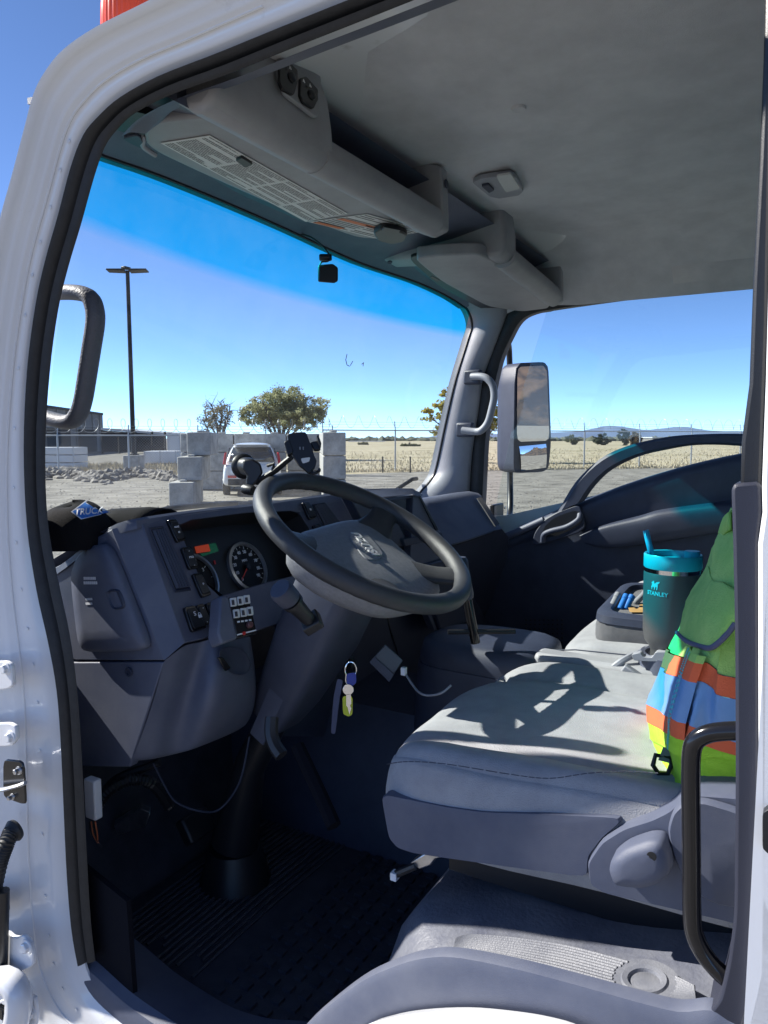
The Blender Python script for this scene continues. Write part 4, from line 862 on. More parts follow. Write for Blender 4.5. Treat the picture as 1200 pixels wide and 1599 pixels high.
# beacon on the roof
bc = X(185, 22, .05); rc_ = X(185, 48, .05)
M_amb = mat('red_lens', (.92, .10, .03), .18, bump=0, coat=.4)
bz_ = (bc-CAM).length/1150
base = MB().lathe([(.046, -.09), (.050, -.02), (.050, .02), (.046, .026)], V((rc_.x+.045, rc_.y+.022, rc_.z-.028)), (0, 0, 1), 32).build('beacon', M_black, truck)
rows = []; ctr_ = V((rc_.x+.045, rc_.y+.022, rc_.z-.002))
for h, rr_ in ((0, .046), (.03, .0455), (.06, .044), (.08, .040), (.09, .03), (.095, .0)):
    rows.append([ctr_+V((math.cos(j*math.pi/36)*(rr_*(1+.025*(j % 2))), math.sin(j*math.pi/36)*(rr_*(1+.025*(j % 2))), h)) for j in range(72)])
MB().grid(rows, cu=True, cap=True).build('lens', M_amb, base, ang=20)

# wiper outside the windscreen
wp_ = [(612,790),(630,770),(662,749),(669,748)]
MB().tube([W(u, v)+V((0, .05, 0)) for u, v in wp_], .008, 8).build('wiper', M_black, truck)
MB().tube([W(u, v)+V((0, .05, .0)) for u, v in [(268,801),(285,796),(340,790),(390,787)]], .008, 8).build('wiper', M_black, truck)

# ------------------------------------------------------------------ things inside the cab
# safety vest hung on the backrest
M_lime = mat('lime_mesh', (.36, .72, .03), .8, col2=(.45, .82, .05), nscale=30, bump=.8, bscale=500, stretch=(1, 1, 3))
M_green = mat('green_fabric', (.24, .52, .12), .85, col2=(.38, .64, .17), nscale=14, bump=.7, bscale=500, detail=9)
M_vor = mat('orange_trim', (.75, .14, .05), .8, bump=.4, bscale=600)
M_vbl = mat('reflective_tape', (.12, .28, .55), .35, col2=(.16, .33, .6), nscale=14, bump=.2, bscale=300)  # silver tape; the blue it reflects is put into its colour
M_pipe = mat('navy_piping', (.08, .09, .16), .7)
SX = .50
def vrow(sil, cor, sid): return [X(*sil, SX), X(*cor, .165), X(*sid, .148)]
LV = {'hem': ((1030,1236),(1066,1244),(1149,1270)), 'a': ((1018,1172),(1068,1190),(1149,1200)), 'b': ((1017,1146),(1069,1177),(1149,1188)), 'c': ((1019,1121),(1071,1152),(1149,1180)), 'd': ((1022,1095),(1073,1126),(1149,1159)), 'e': ((1040,1040),(1090,1063),(1149,1088)), 'f': ((1050,1013),(1100,1034),(1149,1058)), 'g': ((1060,984),(1112,1004),(1150,1020)), 'h': ((1083,932),(1138,950),(1160,958)), 'i': ((1106,884),(1162,900),(1182,905)), 'j': ((1131,833),(1182,842),(1202,846)), 'k': ((1147,792),(1198,800),(1216,802))}
LV = {k: vrow(*v) for k, v in LV.items()}
def vfull(r):
    s, c, d = r; dirn = (d-c)
    far = d+V((.004, -.16, .0))
    pts = [s+V((.06, -.10, 0)), s+V((.03, -.012, 0)), s, lerp(s, c, .35)+V((0, .014, 0)), lerp(s, c, .75)+V((-.004, .012, 0)), c, lerp(c, d, .4)+V((-.003, 0, 0)), d, far]
    return sm(pts, 5)
VV = MB()
def band(a, b, name, m, par, n=4, lift=0, wr=.0045):
    A, B = vfull(LV[a]), vfull(LV[b]); rows = []
    for i in range(n+1):
        r_ = []
        for j, (p, q) in enumerate(zip(A, B)):
            w = lerp(p, q, i/n); s = wr*math.sin(j*.55+w.z*40)+wr*.6*math.sin(j*.23-w.z*70)
            r_.append(w+V((-lift, lift, 0))+V((0, s, 0)) if j < 26 else w+V((-lift+s, 0, 0)))
        rows.append(r_)
    VV.grid(rows); return MB().grid(rows).build(name, m, par, fix=False)
vest = thing('safety_vest', 'lime green safety vest with orange bands and blue-tinted silver tape hung over the driver seat back', 'safety vest', LV['hem'][1])
band('hem', 'b', 'lower_mesh', M_lime, vest, 5); band('g', 'k', 'upper_panel', M_green, vest, 12); band('f', 'g', 'upper_panel', M_green, vest, 3)
band('b', 'c', 'trim', M_lime, vest, 2, .002); band('c', 'd', 'orange_band', M_vor, vest, 2, .003); band('e', 'f', 'orange_band', M_vor, vest, 2, .003); band('d', 'e', 'reflective_band', M_vbl, vest, 4, .004)
MB().tube([p+V((-.002, .002, 0)) for p in vfull(LV['hem'])], .0035, 6).build('hem', M_pipe, vest)
# overlap seam down the corner, one raised strip per band, with stitches
cor = {k: LV[k][1] for k in 'bcdefg'}
for a_, b_, m_ in (('b', 'c', M_lime), ('c', 'd', M_vor), ('d', 'e', M_vbl), ('e', 'f', M_vor), ('f', 'g', M_green)):
    P, Q = cor[a_], cor[b_]
    MB().grid([[p+V((.030, .020, 0)), p+V((.026, .0235, 0)), p+V((-.001, .018, 0)), p+V((-.009, .010, 0)), p+V((-.010, .0, 0))] for p in ((P, lerp(P, Q, .5), Q) if b_ != 'g' else (P, lerp(P, Q, .2), lerp(P, Q, .4)))]).build('seam_strip', m_, vest)
sc_ = MB(); corl = list(cor.values())[:-1]+[lerp(cor['f'], cor['g'], .4)]
for off_ in (V((.003, .0205, 0)), V((.021, .0240, 0))):
    pth = sm(corl, 8)
    for i in range(0, len(pth)-1): sc_.tube([pth[i]+off_, lerp(pth[i], pth[i+1], .6)+off_], .0009, 4)
M_thread = mat('cyan_thread', (.1, .6, .65), .7); sc_.build('stitching', M_thread, vest)
from mathutils.bvhtree import BVHTree
bv = BVHTree.FromPolygons(VV.v, VV.f)
def onv(u, v, off):
    d = ray(u, v).normalized(); h = bv.ray_cast(CAM, d)
    p = h[0] if h[0] else X(u, v, .14); return p-d*off
fl = [(1092,940),(1110,906),(1128,908),(1150,922),(1185,945),(1185,965),(1149,973),(1136,990),(1122,1004),(1108,1012),(1090,1008),(1072,1001),(1058,988),(1072,965)]
cu2 = (1118, 958)
fp = MB().grid([[onv(*[lerp(V((*cu2, 0)), V((u, v, 0)), s)[k] for k in (0, 1)], o) for u, v in fl] for s, o in ((1, .004), (1, .020), (.93, .022), (.6, .023), (.3, .023), (.03, .023))], cu=True, cap=True).build('pocket_flap', M_green, vest, ang=80)
MB().tube(sm([onv(u, v, .021) for u, v in fl[6:13]], 4), .0034, 8).build('piping', M_pipe, fp)
MB().tube(sm([onv(u, v, .005) for u, v in [(1106,885),(1112,905),(1128,918),(1149,930)]], 4), .0012, 6).build('stitching', M_green, vest)
MB().grid([[p, p+V((-.02, .012, -.008)), p+V((-.03, .01, -.03))] for p in sm([X(1140, 822, .40), X(1148, 800, .35), X(1158, 790, .3)], 3)]).build('collar_loop', M_green, vest, solid=.004)
rp = [X(u, v, .17)+V((-.012, .03, 0)) for u, v in [(1022,1180),(1019,1195),(1026,1206),(1040,1208),(1047,1195),(1043,1184)]]
rp = [D(u, v, 1.0) for u, v in [(1024,1179),(1020,1195),(1028,1207),(1043,1208),(1049,1194),(1046,1182)]]
MB().tube(rp, .0034, 8, closed=True).build('d_ring', M_black, vest)
MB().prism([D(u, v, .998) for u, v in [(1036,1166),(1052,1171),(1047,1192),(1028,1187)]], D(1040, 1180, 1.003)-D(1040, 1180, 1.0)).build('strap', M_pgrey, vest)

# tumbler with straw
TZ = TC.z-.01
tum = thing('tumbler', 'charcoal insulated tumbler with a cyan lid and straw in the cup holder', 'tumbler', (TC.x, TC.y, TZ-.02))
tc3 = V((TC.x, TC.y, 0))
def tz(v): return X(1047, v, TC.x).z
r0 = 43*((X(1047, 900, TC.x)-CAM).dot(cf))/1150
M_cup = mat('charcoal_powder', (.075, .078, .082), .42, bump=.3, bscale=1200); M_cyan = mat('cyan_plastic', (.02, .42, .52), .3); 
MB().lathe([(r0*.66, tz(1030)), (r0*.66, tz(1016)), (r0*.70, tz(1010)), (r0*.88, tz(1000)), (r0*.95, tz(985)), (r0*.975, tz(940)), (r0*.985, tz(895)), (r0*.97, tz(892))], tc3, (0, 0, 1), 48).build('body', M_cup, tum)
MB().lathe([(r0*.97, tz(892)), (r0*.975, tz(885))], tc3, (0, 0, 1), 48).build('steel_rim', M_chrome, tum)
lid = MB().lathe([(r0*.97, tz(886)), (r0, tz(884)), (r0, tz(866)), (r0*.97, tz(864)), (r0*.90, tz(865)), (r0*.88, tz(874)), (0, tz(874))], tc3, (0, 0, 1), 48, cap=False).build('lid', M_cyan, tum)
MB().tube([tc3+V((r0*.35, -r0*.6, tz(872))), tc3+V((r0*.35, -r0*.6, tz(860)))], r0*.26, 16).build('lid_knob', M_cyan, lid)
sp0 = X(1021, 880, TC.x); MB().tube([sp0, X(1009, 828, TC.x)], .0058, 14, cap=False).build('straw', mat('cyan_straw', (.03, .36, .55), .25), tum, solid=.001)
hx = tc3+V((.3*r0, -r0, 0))
hd_ = V((.55, -.83, 0)).normalized()
h_ = MB().tube(sm([tc3+hd_*r0*.95+V((0, 0, tz(899))), tc3+hd_*(r0+.045)+V((0, 0, tz(899))), tc3+hd_*(r0+.05)+V((0, 0, tz(930))), tc3+hd_*(r0*.95)+V((0, 0, tz(985)))], 5), .010, 10).build('handle', M_black, tum)
MB().box(tc3+hd_*(r0+.03)+V((0, 0, tz(899))), (.022, .022, .022)).build('handle_insert', M_cyan, h_, bevel=.004)
def wrap(me, u, z, rad):                         # lay flat print round the cup
    for v in me.vertices:
        d0 = X(u, 900, TC.x)-tc3; a0 = math.atan2(CAM.y-tc3.y, CAM.x-tc3.x)
        aa = a0 + math.asin(max(-.95, min(.95, (u-1047)/1150*1.5/rad)))
        a = aa+v.co.x/rad; v.co = V((math.cos(a)*(rad+v.co.z), math.sin(a)*(rad+v.co.z), z+v.co.y))
M_print = mat('cyan_print', (.08, .55, .62), .4)
cu_ = bpy.data.curves.new('t', 'FONT'); cu_.body = 'STANLEY'; cu_.size = .0115; cu_.extrude = .0004; cu_.align_x = 'CENTER'; cu_.align_y = 'CENTER'; cu_.offset = .0002
t = bpy.data.objects.new('t', cu_); COL.objects.link(t); me = bpy.data.meshes.new_from_object(t); bpy.data.objects.remove(t); me.materials.clear(); me.materials.append(M_print)
wrap(me, 1025, tz(922), r0*.984); me.name = 'lettering'; link('lettering', me, tc3, tum)
bear = [(0,0),(.1,.0),(.14,.2),(.2,.32),(.3,.3),(.38,.18),(.36,0),(.46,0),(.5,.2),(.56,.34),(.66,.32),(.68,.2),(.64,.0),(.76,0),(.8,.2),(.82,.4),(.84,.55),(.78,.66),(.9,.7),(1.0,.82),(1.05,.98),(.9,.94),(.75,.9),(.6,.84),(.5,.74),(.46,.68),(.38,.74),(.36,.92),(.3,1.0),(.26,.92),(.2,.98),(.16,.88),(.06,.84),(.0,.72),(.08,.64),(.06,.5),(.02,.4),(-.04,.28),(.0,.2),(.04,.1)]
me = bpy.data.meshes.new('emblem'); bw_ = .018
me.from_pydata([((x-.5)*bw_, (y-.5)*bw_, .0006) for x, y in bear], [], [tuple(range(len(bear)))]); me.materials.append(M_print)
bm = bmesh.new(); bm.from_mesh(me); bmesh.ops.triangulate(bm, faces=bm.faces); bm.to_mesh(me); bm.free()
wrap(me, 1023, tz(909), r0*.984); link('emblem', me, tc3, tum)

# phone holder on its suction arm
ph_ = thing('phone_holder', 'black phone holder on a suction cup arm stuck to the windscreen', 'phone holder', D(388, 735, 1.52))
pn_ = (CAM-D(470, 705, 1.42)).normalized(); PHP = (D(470, 705, 1.42), (pn_+V((.0, 0, .25))).normalized())
def php(pts, off, h, name, par, m=M_black, bevel=.002, r=.2): return MB().prism(rq([PL(u, v, PHP, off) for u, v in pts], r, 2), PHP[1]*h).build(name, m, par, bevel=bevel)
pb_ = php([(449,680),(478,677),(484,693),(488,700),(490,712),(495,722),(492,732),(486,737),(482,741),(475,734),(468,729),(460,718),(452,700)], 0, .014, 'cradle', ph_, M_black, .004)
php([(444,695),(452,690),(459,710),(450,715)], -.006, .022, 'side_arm', pb_); php([(484,693),(496,690),(502,704),(491,706)], -.004, .012, 'side_arm', pb_)
php([(494,686),(497,684),(502,698),(500,702)], .004, .026, 'clamp_pad', pb_); php([(478,733),(487,731),(491,740),(484,742)], -.002, .010, 'foot', pb_)
MB().tube([PL(u, v, PHP, .012) for u, v in [(487,740),(494,738),(499,735)]]+[PL(499, 733, PHP, .024)], .003, 8).build('foot', M_black, pb_)
php([(470,716),(485,714),(483,721),(473,724)], .014, .0008, 'sticker', pb_, M_label, 0)
for du in (0, 5): MB().tube([PL(469+du+(-1 if du == 0 else 1)*abs(k)*-.0, 700+k*2.2, PHP, .0145) for k in (-1, 0, 1)], .0012, 5).build('charge_mark', M_pgrey, pb_)
MB().tube([D(401, 753, 1.49), D(430, 735, 1.46), D(455, 714, 1.44)], [.0085, .0085, .0075], 8, flat=.7).build('arm', M_black, ph_)
MB().tube([D(418, 727, 1.46), D(428, 724, 1.455), D(427, 732, 1.46)], .0042, 8).build('arm_catch', M_black, ph_)
cpv = (D(372, 728, 1.58)-D(398, 728, 1.50)).normalized()
MB().lathe([(.014, .0), (.018, .012), (.019, .03), (.025, .034), (.027, .040), (.025, .044)], D(392, 728, 1.50), cpv, 28).build('suction_cup', M_black, ph_)
MB().prism([D(u, v, 1.50) for u, v in [(380,718),(394,716),(407,724),(411,738),(402,752),(392,762),(384,756),(386,742),(378,732)]], (D(390, 730, 1.475)-D(390, 730, 1.50))).build('elbow', M_black, ph_, bevel=.004)
MB().lathe([(.009, 0), (.0105, .005), (.0105, .022), (.009, .027)], D(381, 763, 1.47), (D(391, 765, 1.46)-D(381, 763, 1.47)), 14).build('clamp_knob', M_black, ph_)

# dash camera hanging on the glass
dc = thing('dash_camera', 'small black dash camera hanging from the top of the windscreen', 'dash camera', D(512, 425, 1.95))
dcd = (CAM-D(512, 425, 1.95)).normalized()
MB().prism([D(u, v, 1.95) for u, v in [(497,414),(520,412),(528,418),(528,439),(522,442),(497,440)]], dcd*.028).build('body', M_black, dc, bevel=.004)
MB().lathe([(.007, 0), (.009, .003), (.009, .03), (.007, .033)], D(499, 402, 1.95), (cr), 12).build('mount', M_black, dc)
MB().tube(sm([D(467, 365, 1.97), D(485, 370, 1.96), D(505, 385, 1.95), D(516, 402, 1.94), D(512, 408, 1.94), D(503, 409, 1.94), D(500, 414, 1.94)], 5), .0022, 6).build('cable', M_black, dc)

# keys
ky = thing('keys', 'bunch of keys with blue and yellow tags hanging from the ignition', 'keys', D(545, 1045, 1.30))
MB().tube([D(548, 1046, 1.30)+(cr*math.cos(a*.35)*.010+cu*math.sin(a*.35)*.014) for a in range(18)], .0011, 6, closed=True).build('key_ring', M_chrome, ky)
MB().tube([D(541, 1052, 1.3), D(540, 1062, 1.3), D(542, 1070, 1.3)], .0012, 6).build('key_ring', M_chrome, ky)
kyd = (CAM-D(543, 1080, 1.3)).normalized()
k1 = MB().prism([D(544, 1077, 1.29)+cr*math.cos(a*math.pi/9)*.0095+cu*math.sin(a*math.pi/9)*.0095 for a in range(18)], kyd*.002).build('key', M_chrome, ky, bevel=.0004)
MB().prism([D(u, v, 1.29) for u, v in [(541,1084),(548,1084),(549,1098),(547,1102),(549,1106),(546,1116),(543,1104),(541,1102)]], kyd*.002).build('blade', M_chrome, k1)
M_ytag = mat('yellow_tag', (.45, .5, .02), .4); M_btag = mat('blue_tag', (.01, .03, .25), .3)
MB().prism(rq([D(u, v, 1.295) for u, v in [(535,1087),(551,1087),(551,1115),(545,1119),(536,1115)]], .25), kyd*.003).build('yellow_tag', M_ytag, ky)
MB().prism(rq([D(u, v, 1.297) for u, v in [(541,1052),(556,1050),(557,1066),(550,1072),(542,1068)]], .3), kyd*.004).build('blue_tag', M_btag, ky)
MB().prism(rq([D(u, v, 1.30) for u, v in [(527,1060),(536,1062),(530,1095),(524,1146),(517,1145),(521,1090)]], .2), kyd*.003).build('key_fob', mat('navy_strap', (.03, .04, .09), .5), ky)

# charger box and cable under the dash
ad_ = thing('charger', 'dark flat charger box hanging under the dash with a white cable', 'charger', D(610, 1035, 1.5))
adn = (CAM-D(610, 1035, 1.5)).normalized()
MB().prism([D(u, v, 1.5) for u, v in [(577,1034),(602,1006),(630,1031),(608,1065)]], -adn*.02).build('body', mat('slate_plastic', (.05, .065, .085), .4), ad_, bevel=.002)
MB().prism([D(u, v, 1.499) for u, v in [(577,1034),(585,1025),(616,1053),(608,1065)]], adn*.003).build('end_face', M_greyd, ad_, bevel=.001)
MB().box(D(631, 1048, 1.49), (.010, .01, .016)).build('plug', M_letter, ad_, bevel=.001)
MB().tube(sm([D(634, 1053, 1.49), D(645, 1070, 1.46), D(656, 1082, 1.42), D(670, 1086, 1.4), D(690, 1082, 1.38), D(705, 1070, 1.38)], 5), .0022, 8).build('cable', M_pgrey, ad_)
MB().tube(sm([Y(605, 960, .93), Y(610, 985, .93), Y(618, 1010, .95), Y(625, 1035, .98)], 4), .0025, 6).build('cable', M_black, ad_)

# cap on the dashboard corner
cp = thing('cap', 'black mesh back cap with a blue patch lying on the dashboard corner', 'cap', X(104, 870, .135))
M_cloth = mat('black_cloth', (.007, .007, .009), .9, bump=.6, bscale=900, spec=.2)
cc = X(116, 852, .12); rows = []
for i in range(13):
    ph = i/12*math.pi/2; r_ = []
    for j in range(36):
        th = 2*math.pi*j/36; k = 1+.03*math.sin(th*3+1)*math.cos(ph)+.012*math.cos(th*6)
        r_.append(cc+V((math.cos(th)*.08*math.cos(ph)**.7*k, math.sin(th)*.072*math.cos(ph)**.7*k, .082*math.sin(ph)*(1+.08*math.cos(th)))))
    rows.append(r_)
crn = MB().grid(rows, cu=True).build('crown', M_cloth, cp, ang=80)
pq = [(111,799),(135,781),(174,800),(127,811)]
ctr3 = cc
def oncap(u, v, off=.0):
    d = ray(u, v).normalized(); o = CAM-cc; a = V((1/.084, 1/.0765, 1/.088)); d2 = V((d.x*a.x, d.y*a.y, d.z*a.z)); o2 = V((o.x*a.x, o.y*a.y, o.z*a.z))
    A, B, C_ = d2.dot(d2), d2.dot(o2), o2.dot(o2)-1; disc = B*B-A*C_
    t = (-B-math.sqrt(disc))/A if disc > 0 else -B/A
    return CAM+d*(t-off)
def patch(q, off, name, m, par):
    rows = [[oncap(*[lerp(lerp(V((*q[0], 0)), V((*q[1], 0)), s), lerp(V((*q[3], 0)), V((*q[2], 0)), s), t)[k] for k in (0, 1)], off) for s in [i/6 for i in range(7)]] for t in [i/6 for i in range(7)]]
    return MB().grid(rows).build(name, m, par)
M_pblue = mat('patch_blue', (.02, .14, .55), .7, col2=(.05, .25, .7), nscale=90)
pa = patch(pq, .002, 'patch_border', M_letter, crn)
qi = [tuple(lerp(V((*q, 0)), V((137, 798, 0)), .10)[:2]) for q in pq]; patch(qi, .004, 'patch', M_pblue, pa)
cu_ = bpy.data.curves.new('t', 'FONT'); cu_.body = 'TRUCK'; cu_.size = 1; cu_.align_x = 'CENTER'; cu_.align_y = 'CENTER'; cu_.offset = .02
t = bpy.data.objects.new('t', cu_); COL.objects.link(t); me = bpy.data.meshes.new_from_object(t); bpy.data.objects.remove(t); me.materials.clear(); me.materials.append(M_letter)
for v in me.vertices: x_, y_ = v.co.x, v.co.y; v.co = oncap(139+x_*13.5+y_*1.5, 798.5-x_*1.0-y_*14, .0055)-cc
me.name = 'patch_lettering'; link('patch_lettering', me, cc, pa)
rows = []
b0 = X(234, 813, .24)
for i in range(9):
    a = math.pi*i/8; rows.append([b0+V((-math.cos(a)*.052-dy*.3, .0+dy, math.sin(a)*.036*(1-abs(dy)*2)-.010)) for dy in (-.03, .0, .04, .08)])
MB().grid(rows).build('brim', M_cloth, cp, solid=.004)

# ------------------------------------------------------------------ outside: gravel lot, field, hills
def ground_mat(name, stops, s1, s2, bump=1.0, bd=.03, rough=.95):
    m = bpy.data.materials.new(name); m.use_nodes = True; t = m.node_tree; b = t.nodes['Principled BSDF']; b.inputs['Roughness'].default_value = rough; b.inputs['Specular IOR Level'].default_value = .2
    g = t.nodes.new('ShaderNodeNewGeometry'); n1 = t.nodes.new('ShaderNodeTexNoise'); n1.inputs['Scale'].default_value = s1; n1.inputs['Detail'].default_value = 10
    n2 = t.nodes.new('ShaderNodeTexNoise'); n2.inputs['Scale'].default_value = s2; n2.inputs['Detail'].default_value = 4
    mx = t.nodes.new('ShaderNodeMath'); mx.operation = 'MULTIPLY_ADD'; mx.inputs[1].default_value = .5
    h = t.nodes.new('ShaderNodeMath'); h.operation = 'MULTIPLY'; h.inputs[1].default_value = .5
    L = t.links.new; L(g.outputs['Position'], n1.inputs['Vector']); L(g.outputs['Position'], n2.inputs['Vector'])
    L(n2.outputs[0], h.inputs[0]); L(n1.outputs[0], mx.inputs[0]); L(h.outputs[0], mx.inputs[2])
    c = t.nodes.new('ShaderNodeValToRGB'); e = c.color_ramp.elements
    while len(e) > 1: e.remove(e[-1])
    e[0].position, e[0].color = stops[0][0], (*stops[0][1], 1)
    for p, col in stops[1:]: x = e.new(p); x.color = (*col, 1)
    L(mx.outputs[0], c.inputs[0]); L(c.outputs[0], b.inputs['Base Color'])
    bp = t.nodes.new('ShaderNodeBump'); bp.inputs['Distance'].default_value = bd; bp.inputs['Strength'].default_value = bump; L(n2.outputs[0], bp.inputs['Height']); L(bp.outputs[0], b.inputs['Normal'])
    return m
M_gravel = ground_mat('gravel', [(.36, (.10, .092, .082)), (.45, (.175, .165, .148)), (.54, (.245, .23, .205)), (.66, (.33, .31, .28))], 1.1, 24, 1, .02)
M_field = ground_mat('dry_grass', [(.36, (.20, .20, .10)), (.44, (.36, .31, .21)), (.52, (.46, .40, .28)), (.6, (.40, .36, .27)), (.68, (.26, .25, .14))], .09, 1.6, 1, .1)
me = MB(); S = 9000
gd = me.add([(-S, -S, GZ), (S, -S, GZ), (S, S, GZ), (-S, S, GZ)], [(0, 1, 2, 3)]).build('ground', M_gravel, smooth=False, fix=False); gd['kind'] = 'structure'
near = [G(u, v) for u, v in [(420,744),(545,740),(640,737),(760,734),(900,731),(1060,728),(1200,726),(1400,724)]]
fl_ = [V((p.x+rnd.uniform(-.3, .3), p.y+rnd.uniform(-.3, .3), GZ+.004)) for p in near]
far_ = [V((CAM.x+(p.x-CAM.x)*80, CAM.y+(p.y-CAM.y)*80, GZ+.004)) for p in near]
fd = MB().grid([fl_, far_]).build('field', M_field, smooth=False, fix=False); fd['kind'] = 'structure'
M_mt = mat('mountain_rock', (.085, .062, .05), .95, col2=(.022, .022, .028), nscale=.006, detail=14, lo=.42, hi=.56)
M_hill = mat('haze_blue_hill', (.13, .18, .30), .95, col2=(.10, .145, .25), nscale=.002, detail=8)  # blue of the far haze is mixed into the hill colour
from mathutils import noise as nz
def ridge(name, az0, az1, dist, prof_, m, depth=.35, n=120, k=14, amp=.25):
    rows = []
    for j in range(k+1):
        r_ = []
        for i in range(n+1):
            a = R(lerp(az0, az1, i/n)); d = dist*(1+depth*j/k)
            h = prof_(i/n)*math.sin(math.pi/2*min(1, j/k*1.0))
            p = V((CAM.x+math.cos(a)*d, CAM.y+math.sin(a)*d, 0))
            h *= 1+amp*nz.fractal(p*(7/dist), 1.0, 2.0, 6)
            r_.append(V((p.x, p.y, GZ-2+max(0, h))))
        rows.append(r_)
    o = MB().grid(rows).build(name, m, fix=False); o['kind'] = 'structure'; return o
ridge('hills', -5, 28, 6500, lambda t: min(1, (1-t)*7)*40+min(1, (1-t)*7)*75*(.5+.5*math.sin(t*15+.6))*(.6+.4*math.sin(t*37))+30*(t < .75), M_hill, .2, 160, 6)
ridge('mountains', -130, -50, 2600, lambda t: 430+150*math.sin(t*9+1)+80*math.sin(t*23), M_mt, .5, 200, 24, .5)

# gravel stones near the truck and a heap of broken rock
M_rock = mat('broken_rock', (.13, .12, .112), .9, col2=(.27, .25, .225), nscale=3, bump=.5, bscale=20)
rk = MB()
for i in range(420):
    u = rnd.uniform(40, 275); c = 746+4*math.sin(u*.05); v = c+rnd.gauss(0, 2.4); p = G(u, v)
    r_ = rnd.uniform(.10, .30); vs, fs = ico(p+V((0, 0, max(0, (4-abs(v-c))*.09)*rnd.uniform(.3, 1))), r_, 1, .3, (1, .9, .65)); rk.add(vs, fs)
tag(rk.build('rock_heap', M_rock, smooth=False), 'long low heap of broken grey rock on the gravel below the fence', 'rock heap', kind='stuff')
st = MB()
for i in range(2600):
    u = rnd.uniform(40, 1180); v = rnd.uniform(742, 830)**1; p = G(u, v); vs, fs = ico(p, rnd.uniform(.012, .04), 0, .3, (1, 1, .6)); st.add(vs, fs)
tag(st.build('gravel_stones', M_rock, smooth=False), 'loose grey stones lying about on the gravel lot', 'gravel', kind='stuff')
# dry weeds
M_weed = mat('dry_weed', (.50, .43, .31), .9, col2=(.40, .34, .22), nscale=.8)
wd = MB()
def weeds(n, f, h0, h1):
    for i in range(n):
        p, d_ = f(); h = rnd.uniform(h0, h1); a = rnd.uniform(0, 6.28); w = .012+.0005*d_; l = V((rnd.gauss(0, .2), rnd.gauss(0, .2), 1))*h
        x = V((math.cos(a), math.sin(a), 0))*w; wd.add([p-x, p+x, p+l], [(0, 1, 2)])
def f1():
    u = rnd.uniform(540, 1250); d = rnd.uniform(0, 1)**2; v = lerp(738, 705, d)-(u-540)*.014; p = G(u, v); return p, (p-CAM).length
weeds(9000, f1, .04, .20)
def f2(): u = rnd.uniform(60, 290); p = G(u, rnd.uniform(728, 742)); return p, (p-CAM).length
weeds(4000, f2, .12, .42)
tag(wd.build('dry_weeds', M_weed, smooth=False, fix=False), 'tall straw coloured dry weeds growing along the fences', 'weeds', kind='stuff')

# concrete blocks of the storage bin
M_conc = mat('concrete', (.21, .21, .205), .9, col2=(.43, .425, .41), nscale=3.2, lo=.3, hi=.62, bump=.5, bscale=30, detail=9)
AX = R(36); ad3 = V((math.cos(AX), math.sin(AX), 0)); ap3 = V((-ad3.y, ad3.x, 0))
ROT = Matrix.Rotation(AX, 3, 'Z')
def block(c, label, L=1.8, along=True, h=.66):
    o = thing('concrete_block', label, 'concrete block', c, 'concrete blocks of the storage bin')
    M = ROT if along else ROT @ Matrix.Rotation(math.pi/2, 3, 'Z')
    mb = MB().box(V(c)+V((0, 0, h/2)), (L, .64, h-.025), M)
    mb.build('block_body', M_conc, o, bevel=.025)
    for s in (-.5, .5): MB().prism([V(c)+M @ V(q)+V((0, 0, h-.012)) for q in ((s-.13, -.09, 0), (s+.13, -.09, 0), (s+.13, .09, 0), (s-.13, .09, 0))], (0, 0, .06)).build('lug', M_conc, o, bevel=.03)
    return o
lb = G(284, 792); lb = V((lb.x, lb.y, GZ)); L = 1.8
block(lb+ad3*.9, 'bottom block of the left stepped block stack, nearest to the truck')
block(lb+ad3*1.35-ap3*.16+V((0, 0, .66)), 'middle block of the left stepped block stack')
block(lb+ad3*1.9-ap3*.34+V((0, 0, 1.32)), 'top block of the left stepped block stack, against the sky')
rb_ = Z(523, 685+1.8*1150/20.6, GZ)
for k, nm in enumerate(('bottom', 'middle', 'top')): block(rb_+ad3*.9+V((0, 0, .66*k)), f'{nm} block of the right bin wall, end face beside the field')
for k, nm in enumerate(('bottom', 'middle', 'top')): block(rb_+ad3*2.72+V((0, 0, .66*k)), f'{nm} block at the far end of the right bin wall')
for k in range(3): block(rb_+ad3*4.54+V((0, 0, .66*k)), f"{('bottom', 'middle', 'top')[k]} block of the right bin wall where it meets the back wall")
mid = (lb+ad3*6.6-ap3*.3); mr = rb_+ad3*5.8
wv = (mid-mr); wl_ = wv.dot(ap3)
for j in range(2):
    for k, nm in enumerate(('bottom', 'middle', 'top')):
        block(mr+ap3*(.55+j*1.84)+ad3*.25+V((0, 0, .66*k)), f"{nm} block of the bin's back wall, {'right' if j == 0 else 'left'} column", 1.8, False)
for k, nm in enumerate(('bottom', 'middle', 'top')): block(mr+ap3*(.55+2*1.84)+ad3*.25+V((0, 0, .66*k)), f"{nm} block of the bin's back wall, farthest left, beside the stepped stack", 1.8, False)

